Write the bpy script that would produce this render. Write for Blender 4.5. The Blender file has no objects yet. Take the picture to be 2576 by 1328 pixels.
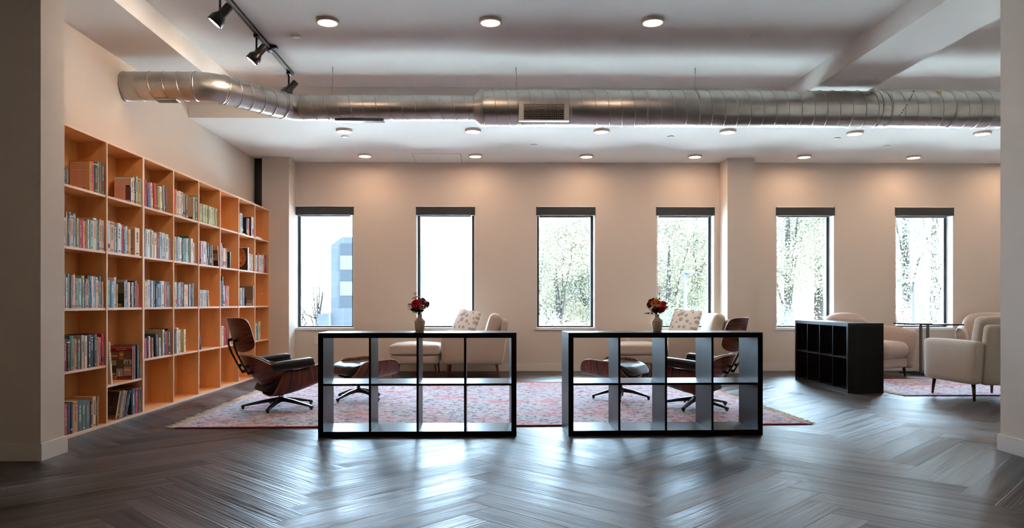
import bpy, bmesh, math, random
from mathutils import Vector, Matrix, noise as mnoise
R = random.Random(7)
pi = math.pi
sc = bpy.context.scene
COL = sc.collection
# ------------------------------------------------------------------ camera model
W_PX, H_PX, FPX, EYE, TH = 2576, 1328, 1850.0, 0.992, 0.01166
PX0, PY0 = 1247.6, 762.0
CT, ST = math.cos(TH), math.sin(TH)
def P(px, py, zc):
    xc = (px-PX0)*zc/FPX
    return Vector((xc*CT+zc*ST, -xc*ST+zc*CT, EYE-(py-PY0)*zc/FPX))
def F(px, py, z=0.0):
    return P(px, py, FPX*(EYE-z)/(py-PY0))
def onY(px, py, Y):            # point of the ray that lies on the plane y = Y
    a = (px-PX0)/FPX
    zc = Y/(CT-a*ST)
    return P(px, py, zc)
def onX(px, py, X):
    a = (px-PX0)/FPX
    zc = X/(a*CT+ST)
    return P(px, py, zc)
# ------------------------------------------------------------------ materials
def hexc(h, g=1.0):
    h = h.lstrip('#')
    o = []
    for i in (0, 2, 4):
        c = int(h[i:i+2], 16)/255
        o.append((c/12.92 if c <= .04045 else ((c+.055)/1.055)**2.4)*g)
    return (o[0], o[1], o[2], 1)
MATS = {}
class NB:
    def __init__(s, name):
        s.m = bpy.data.materials.new(name); s.m.use_nodes = True
        s.t = s.m.node_tree; s.n = s.t.nodes; s.l = s.t.links
        s.n.clear(); s.out = s.n.new('ShaderNodeOutputMaterial')
        MATS[name] = s.m
    def add(s, typ, **kw):
        nd = s.n.new(typ)
        for k, v in kw.items():
            if k.startswith('i_'):
                key = k[2:]
                key = int(key) if key.isdigit() else key.replace('_', ' ')
                nd.inputs[key].default_value = v
            else: setattr(nd, k, v)
        return nd
    def link(s, a, b): s.l.new(a, b)
    def ramp(s, stops, interp='LINEAR'):
        r = s.add('ShaderNodeValToRGB'); r.color_ramp.interpolation = interp
        e = r.color_ramp.elements
        while len(e) < len(stops): e.new(.5)
        for i, (p, c) in enumerate(stops): e[i].position = p; e[i].color = c
        return r
def mat(name, col, rough=.5, metal=0., spec=.5, nscale=0, namt=.1, bscale=0, bamt=.1, stretch=(1, 1, 1), coord='Object', sheen=0., coat=0., bdist=.002):
    if name in MATS: return MATS[name]
    b = NB(name)
    p = b.add('ShaderNodeBsdfPrincipled')
    p.inputs['Roughness'].default_value = rough; p.inputs['Metallic'].default_value = metal
    p.inputs['Specular IOR Level'].default_value = spec
    if sheen: p.inputs['Sheen Weight'].default_value = sheen
    if coat: p.inputs['Coat Weight'].default_value = coat; p.inputs['Coat Roughness'].default_value = .15
    if isinstance(col, str): col = hexc(col)
    p.inputs['Base Color'].default_value = col
    if nscale or bscale:
        tc = b.add('ShaderNodeTexCoord'); mp = b.add('ShaderNodeMapping'); mp.inputs['Scale'].default_value = stretch
        b.link(tc.outputs[coord], mp.inputs['Vector'])
    if nscale:
        n = b.add('ShaderNodeTexNoise', i_Scale=nscale, i_Detail=5.); b.link(mp.outputs[0], n.inputs['Vector'])
        lo = tuple(max(0, c*(1-namt)) for c in col[:3])+(1,); hi = tuple(min(1, c*(1+namt)) for c in col[:3])+(1,)
        r = b.ramp([(.3, lo), (.7, hi)]); b.link(n.outputs['Fac'], r.inputs[0]); b.link(r.outputs[0], p.inputs['Base Color'])
    if bscale:
        n2 = b.add('ShaderNodeTexNoise', i_Scale=bscale, i_Detail=3.); b.link(mp.outputs[0], n2.inputs['Vector'])
        bp = b.add('ShaderNodeBump', i_Strength=bamt, i_Distance=bdist); b.link(n2.outputs['Fac'], bp.inputs['Height']); b.link(bp.outputs[0], p.inputs['Normal'])
    b.link(p.outputs[0], b.out.inputs[0])
    return b.m
def emat(name, col, strength, body='ffffff'):
    b = NB(name); e = b.add('ShaderNodeEmission', i_Strength=strength); e.inputs[0].default_value = col
    b.link(e.outputs[0], b.out.inputs[0]); return b.m
M_wall = mat('wall_paint', (.66, .565, .48, 1), .85, bscale=90, bamt=.35, bdist=.002)
M_ceil = mat('ceiling_paint', (.78, .745, .70, 1), .9, bscale=70, bamt=.5, bdist=.003)
M_base = mat('baseboard_paint', (.70, .64, .58, 1), .45)
M_jamb = mat('jamb_paint', (.80, .79, .77, 1), .6)
M_frame = mat('window_frame_black', (.022, .028, .034, 1), .4)
M_blind = mat('blind_fabric', (.030, .034, .036, 1), .7, nscale=40, namt=.2)
M_blindrail = mat('blind_rail_grey', (.45, .47, .48, 1), .5)
M_black = mat('black_metal', (.014, .013, .013, 1), .35)
M_kallax = mat('black_brown_veneer', (.0045, .0038, .0036, 1), .38, nscale=14, namt=.45, bscale=30, bamt=.12, stretch=(1, 1, .06), spec=.2)
M_kallax_h = mat('black_brown_veneer_flat', (.0045, .0038, .0036, 1), .36, nscale=14, namt=.45, bscale=30, bamt=.12, stretch=(.06, 1, 1), spec=.3)
M_beech = mat('beech_laminate', (.80, .385, .135, 1), .5, nscale=9, namt=.10, stretch=(1, 1, .12))
M_beech_edge = mat('beech_edge', (.78, .56, .42, 1), .5)
M_hole = mat('pin_hole', (.22, .09, .03, 1), .8)
M_chrome = mat('chrome', (.75, .74, .72, 1), .18, 1.)
M_leather = mat('black_leather', (.016, .013, .012, 1), .46, bscale=120, bamt=.2, bdist=.001, spec=.36)
M_ply = mat('plywood_edge', (.52, .27, .11, 1), .45)
M_fabric = mat('oatmeal_fabric', (.46, .365, .28, 1), .95, nscale=160, namt=.16, bscale=240, bamt=.35, bdist=.002, sheen=.3)
M_fabric2 = mat('heather_fabric', (.43, .33, .27, 1), .95, nscale=120, namt=.22, bscale=220, bamt=.35, bdist=.002, sheen=.3)
M_legwood = mat('walnut_leg', (.17, .055, .022, 1), .4, nscale=20, namt=.25, stretch=(1, 1, .1))
M_legdark = mat('dark_leg', (.035, .018, .012, 1), .4)
M_plastic = mat('white_plastic', (.72, .68, .62, 1), .4)
M_niche = mat('dark_niche_panel', (.016, .019, .019, 1), .5)
M_trimring = mat('light_trim_paint', (.72, .60, .50, 1), .5)
M_paper = mat('book_pages', (.72, .62, .47, 1), .9, nscale=300, namt=.1, stretch=(1, 1, .02))
M_vase = mat('speckled_stoneware', (.86, .66, .48, 1), .55, nscale=60, namt=.12, bscale=30, bamt=.2, stretch=(.1, .1, 3))
M_leaf = mat('leaf_green', (.05, .085, .035, 1), .5)
M_leaf2 = mat('leaf_olive', (.20, .22, .09, 1), .5)
def rosewood():
    b = NB('rosewood_veneer'); p = b.add('ShaderNodeBsdfPrincipled'); p.inputs['Roughness'].default_value = .33
    uv = b.add('ShaderNodeUVMap'); mp = b.add('ShaderNodeMapping'); mp.inputs['Scale'].default_value = (1.2, 11, 1)
    b.link(uv.outputs[0], mp.inputs['Vector'])
    n0 = b.add('ShaderNodeTexNoise', i_Scale=1.6, i_Detail=2.); b.link(mp.outputs[0], n0.inputs['Vector'])
    ad = b.add('ShaderNodeVectorMath', operation='MULTIPLY_ADD'); ad.inputs[1].default_value = (.5, 2.2, 0)
    b.link(n0.outputs['Color'], ad.inputs[0]); b.link(mp.outputs[0], ad.inputs[2])
    n = b.add('ShaderNodeTexNoise', i_Scale=3.0, i_Detail=6.); b.link(ad.outputs[0], n.inputs['Vector'])
    r = b.ramp([(.36, (.014, .005, .004, 1)), (.46, (.11, .022, .008, 1)), (.56, (.24, .055, .016, 1)), (.68, (.085, .018, .008, 1))])
    b.link(n.outputs['Fac'], r.inputs[0]); b.link(r.outputs[0], p.inputs['Base Color']); b.link(p.outputs[0], b.out.inputs[0])
    return b.m
M_rose = rosewood()
def galv():
    b = NB('galvanised_steel'); p = b.add('ShaderNodeBsdfPrincipled'); p.inputs['Metallic'].default_value = 1
    tc = b.add('ShaderNodeTexCoord')
    n = b.add('ShaderNodeTexNoise', i_Scale=5., i_Detail=6.); b.link(tc.outputs['Object'], n.inputs['Vector'])
    r = b.ramp([(.3, (.46, .43, .39, 1)), (.7, (.62, .59, .55, 1))]); b.link(n.outputs['Fac'], r.inputs[0]); b.link(r.outputs[0], p.inputs['Base Color'])
    n2 = b.add('ShaderNodeTexNoise', i_Scale=22., i_Detail=5.); b.link(tc.outputs['Object'], n2.inputs['Vector'])
    m = b.add('ShaderNodeMapRange', i_3=.30, i_4=.44); b.link(n2.outputs['Fac'], m.inputs[0]); b.link(m.outputs[0], p.inputs['Roughness'])
    bp = b.add('ShaderNodeBump', i_Strength=.05, i_Distance=.004); b.link(n.outputs['Fac'], bp.inputs['Height']); b.link(bp.outputs[0], p.inputs['Normal'])
    b.link(p.outputs[0], b.out.inputs[0]); return b.m
M_galv = galv()
def floor_mat():
    b = NB('herringbone_planks'); p = b.add('ShaderNodeBsdfPrincipled')
    uv = b.add('ShaderNodeUVMap'); at = b.add('ShaderNodeAttribute', attribute_name='plank')
    off = b.add('ShaderNodeVectorMath', operation='MULTIPLY_ADD'); off.inputs[1].default_value = (37, 23, 11)
    b.link(at.outputs['Color'], off.inputs[0]); b.link(uv.outputs[0], off.inputs[2])
    mp = b.add('ShaderNodeMapping'); mp.inputs['Scale'].default_value = (.30, 7.5, 1); b.link(off.outputs[0], mp.inputs['Vector'])
    n = b.add('ShaderNodeTexNoise', i_Scale=2.0, i_Detail=5.); b.link(mp.outputs[0], n.inputs['Vector'])
    mp2 = b.add('ShaderNodeMapping'); mp2.inputs['Scale'].default_value = (1.2, 50, 1); b.link(off.outputs[0], mp2.inputs['Vector'])
    n2 = b.add('ShaderNodeTexNoise', i_Scale=1.5, i_Detail=4.); b.link(mp2.outputs[0], n2.inputs['Vector'])
    r = b.ramp([(.30, (.010, .0065, .0055, 1)), (.5, (.036, .025, .0215, 1)), (.68, (.085, .063, .056, 1))])
    b.link(n.outputs['Fac'], r.inputs[0])
    sep = b.add('ShaderNodeSeparateColor'); b.link(at.outputs['Color'], sep.inputs[0])
    mr = b.add('ShaderNodeMapRange', i_3=.6, i_4=1.4); b.link(sep.outputs[1], mr.inputs[0])
    mu = b.add('ShaderNodeVectorMath', operation='SCALE'); b.link(r.outputs[0], mu.inputs[0]); b.link(mr.outputs[0], mu.inputs['Scale'])
    b.link(mu.outputs[0], p.inputs['Base Color'])
    rr = b.add('ShaderNodeMapRange', i_1=.3, i_2=.7, i_3=.28, i_4=.44); b.link(n.outputs['Fac'], rr.inputs[0])
    ra = b.add('ShaderNodeMath', operation='MULTIPLY_ADD', i_1=.10); b.link(sep.outputs[2], ra.inputs[0]); b.link(rr.outputs[0], ra.inputs[2]); b.link(ra.outputs[0], p.inputs['Roughness'])
    sr = b.add('ShaderNodeMapRange', i_1=.34, i_2=.62, i_3=.15, i_4=.85); b.link(n.outputs['Fac'], sr.inputs[0]); b.link(sr.outputs[0], p.inputs['Specular IOR Level'])
    suv = b.add('ShaderNodeSeparateXYZ'); b.link(uv.outputs[0], suv.inputs[0])
    pg = b.add('ShaderNodeMath', operation='PINGPONG', i_1=.08715); b.link(suv.outputs[1], pg.inputs[0])
    g = b.add('ShaderNodeMapRange', i_1=0., i_2=.005, i_3=0., i_4=1.); b.link(pg.outputs[0], g.inputs[0])
    a1 = b.add('ShaderNodeMath', operation='MULTIPLY_ADD', i_1=1.2); b.link(n.outputs['Fac'], a1.inputs[0]); b.link(n2.outputs['Fac'], a1.inputs[2])
    a2 = b.add('ShaderNodeMath', operation='MULTIPLY_ADD', i_1=.5); b.link(g.outputs[0], a2.inputs[0]); b.link(a1.outputs[0], a2.inputs[2])
    bp = b.add('ShaderNodeBump', i_Strength=.85, i_Distance=.0034); b.link(a2.outputs[0], bp.inputs['Height'])
    # every plank lies at a very slightly different tilt
    tl = b.add('ShaderNodeVectorMath', operation='MULTIPLY_ADD'); tl.inputs[1].default_value = (.03, .03, 0); tl.inputs[2].default_value = (-.015, -.015, 0); b.link(at.outputs['Color'], tl.inputs[0])
    ad = b.add('ShaderNodeVectorMath', operation='ADD'); b.link(bp.outputs[0], ad.inputs[0]); b.link(tl.outputs[0], ad.inputs[1])
    nm = b.add('ShaderNodeVectorMath', operation='NORMALIZE'); b.link(ad.outputs[0], nm.inputs[0]); b.link(nm.outputs[0], p.inputs['Normal'])
    b.link(p.outputs[0], b.out.inputs[0]); return b.m
M_floor = floor_mat()
def rug_mat(name, warm=0.):
    b = NB(name); p = b.add('ShaderNodeBsdfPrincipled'); p.inputs['Roughness'].default_value = .95; p.inputs['Sheen Weight'].default_value = .15
    tc = b.add('ShaderNodeTexCoord')
    def nz(scale, st, det=6., rough=.6):
        mp = b.add('ShaderNodeMapping'); mp.inputs['Scale'].default_value = st; b.link(tc.outputs['Object'], mp.inputs['Vector'])
        n = b.add('ShaderNodeTexNoise', i_Scale=scale, i_Detail=det, i_Roughness=rough); b.link(mp.outputs[0], n.inputs['Vector']); return n
    a = nz(2.2, (1, 1.2, 1), 7., .72); r = b.ramp([(.38, (.27, .31, .42, 1)), (.46, (.46, .44, .50, 1)), (.52, (.52, .40, .44, 1)), (.58, (.50, .15, .22, 1)), (.68, (.46, .30, .28, 1))])
    b.link(a.outputs['Fac'], r.inputs[0])
    d = nz(15, (1, 1.1, 1), 5.); r2 = b.ramp([(.52, (0, 0, 0, 1)), (.57, (1, 1, 1, 1))]); b.link(d.outputs['Fac'], r2.inputs[0])
    c = nz(2.6, (1, 1, 1), 3.); r4 = b.ramp([(.36, (.02, .035, .09, 1)), (.5, (.07, .10, .14, 1)), (.60, (.40, .02, .06, 1))]); b.link(c.outputs['Fac'], r4.inputs[0])
    mx = b.add('ShaderNodeMix', data_type='RGBA'); b.link(r2.outputs[0], mx.inputs[0]); b.link(r.outputs[0], mx.inputs[6]); b.link(r4.outputs[0], mx.inputs[7])
    e = nz(40, (1, 1.1, 1), 3.); r3 = b.ramp([(.50, (0, 0, 0, 1)), (.60, (.75, .75, .75, 1))]); b.link(e.outputs['Fac'], r3.inputs[0])
    mx2 = b.add('ShaderNodeMix', data_type='RGBA'); b.link(r3.outputs[0], mx2.inputs[0]); b.link(mx.outputs[2], mx2.inputs[6]); mx2.inputs[7].default_value = (.60, .56, .60, 1)
    b.link(mx2.outputs[2], p.inputs['Base Color'])
    bp = b.add('ShaderNodeBump', i_Strength=.5, i_Distance=.005); b.link(e.outputs['Fac'], bp.inputs['Height']); b.link(bp.outputs[0], p.inputs['Normal'])
    b.link(p.outputs[0], b.out.inputs[0]); return b.m
M_rug = rug_mat('distressed_rug_pile')
M_rugedge = mat('rug_red_binding', (.45, .03, .035, 1), .9)
M_fringe = mat('rug_fringe_cotton', (.80, .68, .54, 1), .95)
def dots_mat():
    b = NB('dotted_cushion_cotton'); p = b.add('ShaderNodeBsdfPrincipled'); p.inputs['Roughness'].default_value = .9
    tc = b.add('ShaderNodeTexCoord'); v = b.add('ShaderNodeTexVoronoi', i_Scale=12., i_Randomness=.75); v.voronoi_dimensions = '2D'
    mp = b.add('ShaderNodeMapping'); mp.inputs['Rotation'].default_value = (0, pi/2, 0); b.link(tc.outputs['Object'], mp.inputs['Vector'])
    b.link(mp.outputs[0], v.inputs['Vector'])
    sp = b.add('ShaderNodeSeparateColor'); b.link(v.outputs['Color'], sp.inputs[0])
    th = b.add('ShaderNodeMapRange', i_3=.16, i_4=.42); b.link(sp.outputs[0], th.inputs[0])
    lt = b.add('ShaderNodeMath', operation='LESS_THAN'); b.link(v.outputs['Distance'], lt.inputs[0]); b.link(th.outputs[0], lt.inputs[1])
    mx = b.add('ShaderNodeMix', data_type='RGBA'); b.link(lt.outputs[0], mx.inputs[0]); mx.inputs[6].default_value = (.78, .74, .69, 1); mx.inputs[7].default_value = (.42, .39, .37, 1)
    b.link(mx.outputs[2], p.inputs['Base Color']); b.link(p.outputs[0], b.out.inputs[0]); return b.m
M_dots = dots_mat()
def glass_mat():
    b = NB('window_glass'); t = b.add('ShaderNodeBsdfTransparent'); t.inputs[0].default_value = (.96, .98, .97, 1)
    g = b.add('ShaderNodeBsdfGlossy', i_Roughness=.02); fr = b.add('ShaderNodeFresnel', i_IOR=1.45)
    mx = b.add('ShaderNodeMixShader'); b.link(fr.outputs[0], mx.inputs[0]); b.link(t.outputs[0], mx.inputs[1]); b.link(g.outputs[0], mx.inputs[2])
    b.link(mx.outputs[0], b.out.inputs[0]); return b.m
M_glass = glass_mat()
def cover_mat():
    b = NB('book_cover_cloth'); p = b.add('ShaderNodeBsdfPrincipled'); p.inputs['Roughness'].default_value = .5
    o = b.add('ShaderNodeObjectInfo'); b.link(o.outputs['Color'], p.inputs['Base Color']); b.link(p.outputs[0], b.out.inputs[0]); return b.m
M_cover = cover_mat()
# ------------------------------------------------------------------ mesh builder
class MB:
    def __init__(s): s.v = []; s.f = []; s.mi = []; s.uv = {}; s.cur = 0; s.sm = []; s.smooth = False
    def face(s, idx): s.f.append(idx); s.mi.append(s.cur); s.sm.append(s.smooth)
    def box(s, a, b, T=None):
        x0, y0, z0 = a; x1, y1, z1 = b; n = len(s.v)
        c = [(x0,y0,z0),(x1,y0,z0),(x1,y1,z0),(x0,y1,z0),(x0,y0,z1),(x1,y0,z1),(x1,y1,z1),(x0,y1,z1)]
        s.v += [tuple(T @ Vector(q)) if T else q for q in c]
        sm = s.smooth; s.smooth = False
        for q in ((0,3,2,1),(4,5,6,7),(0,1,5,4),(1,2,6,5),(2,3,7,6),(3,0,4,7)): s.face([n+i for i in q])
        s.smooth = sm; return s
    def quad(s, *p):
        n = len(s.v); s.v += [tuple(q) for q in p]; s.face(list(range(n, n+len(p)))); return s
    def ring_loft(s, rings, close=True, cap=True):
        n = len(s.v); k = len(rings[0])
        for r in rings: s.v += [tuple(q) for q in r]
        m = k if close else k-1
        for i in range(len(rings)-1):
            for j in range(m):
                j2 = (j+1) % k
                s.face([n+i*k+j, n+i*k+j2, n+(i+1)*k+j2, n+(i+1)*k+j])
        if cap and close:
            s.face([n+j for j in range(k)][::-1]); s.face([n+(len(rings)-1)*k+j for j in range(k)])
        return s
    def tube(s, pts, r, k=8, cap=True):
        pts = [Vector(p) for p in pts]; rs = r if isinstance(r, (list, tuple)) else [r]*len(pts)
        up = None; rings = []
        for i, p in enumerate(pts):
            d = (pts[min(i+1, len(pts)-1)]-pts[max(i-1, 0)]).normalized()
            if up is None:
                up = Vector((0, 0, 1)) if abs(d.z) < .9 else Vector((1, 0, 0))
            a = d.cross(up).normalized(); bb = a.cross(d).normalized(); up = bb
            rings.append([p+(a*math.cos(2*pi*j/k)+bb*math.sin(2*pi*j/k))*rs[i] for j in range(k)])
        o = s.smooth; s.smooth = True; s.ring_loft(rings, True, cap); s.smooth = o; return s
    def lathe(s, prof, c=(0, 0, 0), k=32, axis='Z', cap=False):
        rings = []
        for r, z in prof:
            q = []
            for j in range(k):
                a = 2*pi*j/k; x, y = r*math.cos(a), r*math.sin(a)
                q.append({'Z': (c[0]+x, c[1]+y, c[2]+z), 'Y': (c[0]+x, c[1]+z, c[2]-y), 'X': (c[0]+z, c[1]+x, c[2]+y)}[axis])
            rings.append(q)
        o = s.smooth; s.smooth = True; s.ring_loft(rings, True, cap); s.smooth = o; return s
    def beam(s, a, b, w, h, up=(0, 0, 1), w2=None, h2=None):
        a, b = Vector(a), Vector(b); d = (b-a).normalized(); u = Vector(up)
        x = d.cross(u).normalized(); z = x.cross(d).normalized()
        w2 = w if w2 is None else w2; h2 = h if h2 is None else h2
        r = lambda p, w, h: [p-x*w/2-z*h/2, p+x*w/2-z*h/2, p+x*w/2+z*h/2, p-x*w/2+z*h/2]
        return s.ring_loft([r(a, w, h), r(b, w2, h2)])
    def rbox(s, a, b, r=.03, n=7, puff=(0, 0, 0), T=None):
        """rounded box: grid cube clamped to an inner box, faces may bulge"""
        a = Vector(a); b = Vector(b); c = (a+b)/2; h = (b-a)/2; r = min(r, h.x*.98, h.y*.98, h.z*.98)
        cache = {}; o = s.smooth; s.smooth = True
        def pt(i, j, k):
            key = (i, j, k)
            if key in cache: return cache[key]
            q = Vector((2*i/n-1, 2*j/n-1, 2*k/n-1))
            # push samples toward edges so the rounding is resolved
            q = Vector([math.copysign(abs(t)**.6, t) for t in q])
            w = Vector((q.x*h.x, q.y*h.y, q.z*h.z))
            inn = Vector([max(-(h[t]-r), min(h[t]-r, w[t])) for t in range(3)])
            d = w-inn
            if d.length > 1e-9: d = d.normalized()*r
            p = inn+d
            pf = Vector((puff[0]*(1-q.y**2)*(1-q.z**2)*q.x, puff[1]*(1-q.x**2)*(1-q.z**2)*q.y, puff[2]*(1-q.x**2)*(1-q.y**2)*q.z))
            p = c+p+pf
            if T is not None: p = T(p) if callable(T) else T @ p
            cache[key] = len(s.v); s.v.append(tuple(p)); return cache[key]
        for i in range(n):
            for j in range(n):
                s.face([pt(i,j,0), pt(i,j+1,0), pt(i+1,j+1,0), pt(i+1,j,0)]); s.face([pt(i,j,n), pt(i+1,j,n), pt(i+1,j+1,n), pt(i,j+1,n)])
                s.face([pt(i,0,j), pt(i+1,0,j), pt(i+1,0,j+1), pt(i,0,j+1)]); s.face([pt(i,n,j), pt(i,n,j+1), pt(i+1,n,j+1), pt(i+1,n,j)])
                s.face([pt(0,i,j), pt(0,i,j+1), pt(0,i+1,j+1), pt(0,i+1,j)]); s.face([pt(n,i,j), pt(n,i+1,j), pt(n,i+1,j+1), pt(n,i,j+1)])
        s.smooth = o; return s
    def build(s, name, mats, parent=None, loc=None, T=None):
        me = bpy.data.meshes.new(name); me.from_pydata(s.v, [], s.f)
        for m in (mats if isinstance(mats, (list, tuple)) else [mats]): me.materials.append(m)
        me.polygons.foreach_set('material_index', s.mi); me.polygons.foreach_set('use_smooth', s.sm)
        me.update()
        o = bpy.data.objects.new(name, me); COL.objects.link(o)
        if parent is not None: o.parent = parent
        if loc is not None: o.location = loc
        return o
def thing(name, label, cat, loc=(0, 0, 0), rz=0., group=None):
    o = bpy.data.objects.new(name, None); COL.objects.link(o); o.location = loc; o.rotation_euler = (0, 0, rz)
    o.empty_display_size = .1
    return tag(o, label, cat, group)
def tag(o, label, cat, group=None, kind=None):
    o['label'] = label; o['category'] = cat
    if group: o['group'] = group
    if kind: o['kind'] = kind
    return o
def struct(o): o['kind'] = 'structure'; return o
def dup(o, loc=None, rz=None, label=None, parent=None):
    c = o.copy(); COL.objects.link(c)
    if parent is not None: c.parent = parent
    for ch in o.children: dup(ch, parent=c)
    if loc is not None: c.location = loc
    if rz is not None: c.rotation_euler = (0, 0, rz)
    if label: c['label'] = label
    return c
# ------------------------------------------------------------------ dimensions of the place
XL, XR = -3.30, 9.4                # left and right wall faces
YB = 10.72                        # back wall face (room side)
ZL, ZH, ZS = 3.04, 3.385, 3.185    # low ceiling, high ceiling, dropped soffits
YF = 8.17                         # face of the low ceiling towards the camera
YP0, YP1 = 4.66, 4.92              # the wall with the wide opening
XP0, XP1 = -2.81, 3.46
# ------------------------------------------------------------------ shell
def herringbone():
    L, Wd, n = 1.22, 1.22/7, 7
    x0, x1, y0, y1 = XL-.0, XR, -3.0, YB
    c, s_ = math.cos(pi/4), math.sin(pi/4)
    ox, oy = .882, 0.
    vs, fs, uvs, cols = [], [], [], []
    def clip(poly):
        for ax, lim, sg in ((0, x0, 1), (0, x1, -1), (1, y0, 1), (1, y1, -1)):
            out = []
            for i in range(len(poly)):
                A, B = poly[i], poly[(i+1) % len(poly)]
                da, db = (A[ax]-lim)*sg, (B[ax]-lim)*sg
                if da >= 0: out.append(A)
                if (da >= 0) != (db >= 0):
                    t = da/(da-db); out.append(tuple(A[k]+(B[k]-A[k])*t for k in range(4)))
            poly = out
            if len(poly) < 3: return []
        return poly
    rr = random.Random(3)
    for band in range(-5, 8):
        for k in range(-60, 90):
            for typ in (0, 1):
                if typ == 0: q = [(k*Wd, k*Wd, 0, 0), (k*Wd+L, k*Wd, L, 0), (k*Wd+L, k*Wd+Wd, L, Wd), (k*Wd, k*Wd+Wd, 0, Wd)]
                else: q = [(k*Wd-Wd, k*Wd, 0, 0), (k*Wd, k*Wd, 0, Wd), (k*Wd, k*Wd+L, L, Wd), (k*Wd-Wd, k*Wd+L, L, 0)]
                P4 = []
                for (a, b, u, v) in q:
                    a2 = a+band*2*L-(band*L if False else 0); b2 = b
                    # band translation (L,-L) is equivalent to (2L,0) minus a shift along the seam
                    a2 = a+band*L; b2 = b-band*L
                    P4.append((ox+a2*c-b2*s_, oy+a2*s_+b2*c, u, v))
                P4 = clip(P4)
                if not P4: continue
                i0 = len(vs); vs += [(p[0], p[1], 0) for p in P4]; fs.append(list(range(i0, i0+len(P4))))
                uvs += [(p[2], p[3]) for p in P4]; cc = (rr.random(), rr.random(), rr.random(), 1); cols += [cc]*len(P4)
    me = bpy.data.meshes.new('floor'); me.from_pydata(vs, [], fs); me.materials.append(M_floor)
    ul = me.uv_layers.new(name='UVMap'); ul.data.foreach_set('uv', [t for u in uvs for t in u])
    ca = me.color_attributes.new('plank', 'FLOAT_COLOR', 'CORNER'); ca.data.foreach_set('color', [t for q in cols for t in q])
    me.update(); o = bpy.data.objects.new('floor', me); COL.objects.link(o); struct(o)
herringbone()
# windows: centres and sizes
WPX = [(741.5, 890), (1046.5, 1195), (1349, 1497.5), (1651, 1797.5), (1952, 2099), (2251.5, 2398.5)]
WIN = [(onY(a, 700, YB).x, onY(b, 700, YB).x) for a, b in WPX]
WZ0, WZ1 = onY(1300, 825, YB).z, onY(1300, 518.5, YB).z
step = WIN[5][0]-WIN[4][0]
WALLT = .26
ops = WIN+[(WIN[5][0]+step, WIN[5][1]+step)]
m = MB(); xs = XL
for (a, b) in ops:
    m.box((xs, YB, 0), (a, YB+WALLT, ZL+.05)); m.box((a, YB, 0), (b, YB+WALLT, WZ0)); m.box((a, YB, WZ1), (b, YB+WALLT, ZL+.05)); xs = b
m.box((xs, YB, 0), (XR, YB+WALLT, ZL+.05))
struct(m.build('wall_back', M_wall))
struct(MB().box((XL-.2, -3, 0), (XL, YB+WALLT, 3.6)).build('wall_left', M_wall))
struct(MB().box((XR, -3, 0), (XR+.2, YB+WALLT, 3.6)).build('wall_right', M_wall))
m = MB(); m.box((XL, YP0, 0), (XP0, YP1, ZH)); m.box((XP1, YP0, 0), (XR, YP1, ZH)); struct(m.build('wall_opening', M_wall))
struct(MB().box((XL-.2, -3.2, 0), (XR+.2, -3, 3.6)).build('wall_front', M_wall))
# ceiling: high plane, low plane with its fascia, soffit along the left wall, beam on the right
XSL = onX(281.4, 0, -2.705).x
XB0, XB1 = 3.33, 3.93
m = MB()
m.box((XL-.2, -3.2, ZH), (XR+.2, YF+.3, ZH+.2))
m.box((XL, YF, ZL), (XR, YB+WALLT, ZH+.2))
struct(m.build('ceiling', M_ceil))
struct(MB().box((XL, YP1, ZS), (-2.705, YF, ZH)).build('ceiling_soffit', M_ceil))
struct(MB().box((XB0, YP1, ZS), (XB1, YF, ZH)).build('ceiling_beam', M_ceil))
# corner pier back-left, pier between windows 4 and 5, dark strip beside the bookcase
YPIER = 10.36
pl0, pl1 = onY(659, 600, YPIER).x, onY(727, 600, YPIER).x
struct(MB().box((pl0, YPIER, 0), (pl1, YB, ZL)).build('wall_corner_pier', M_wall))
pr0, pr1 = onY(1830, 600, YPIER).x, onY(1897, 600, YPIER).x
struct(MB().box((pr0, YPIER, 0), (pr1, YB, ZL)).build('wall_window_pier', M_wall))
struct(MB().box((XL, YPIER+.1, 0), (pl0, YPIER+.16, ZL)).build('trim_1', M_niche))
# baseboards
BH = .108
def bb(name, boxes):
    m = MB()
    for a, b in boxes: m.box(a, b)
    struct(m.build(name, M_base))
t = .014
bb('baseboard_back', [((pl1, YB-t, 0), (pr0, YB, BH)), ((pr1, YB-t, 0), (XR, YB, BH)), ((pr0-t, YPIER-t, 0), (pr1+t, YPIER, BH)), ((pr0-t, YPIER, 0), (pr0, YB-t, BH)), ((pr1, YPIER, 0), (pr1+t, YB-t, BH)), ((pl0, YPIER-t, 0), (pl1+t, YPIER, BH)), ((pl1, YPIER, 0), (pl1+t, YB-t, BH))])
bb('baseboard_left', [((XL, YP0-t, 0), (XP0+t, YP0, BH)), ((XP0, YP0, 0), (XP0+t, YP1+t, BH)), ((XL, YP1, 0), (XP0, YP1+t, BH))])
bb('baseboard_right', [((XP1-t, YP0-t, 0), (XR, YP0, BH)), ((XP1-t, YP0, 0), (XP1, YP1+t, BH)), ((XP1, YP1, 0), (XR, YP1+t, BH)), ((XR-t, YP1+t, 0), (XR, YB-t, BH))])
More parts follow.
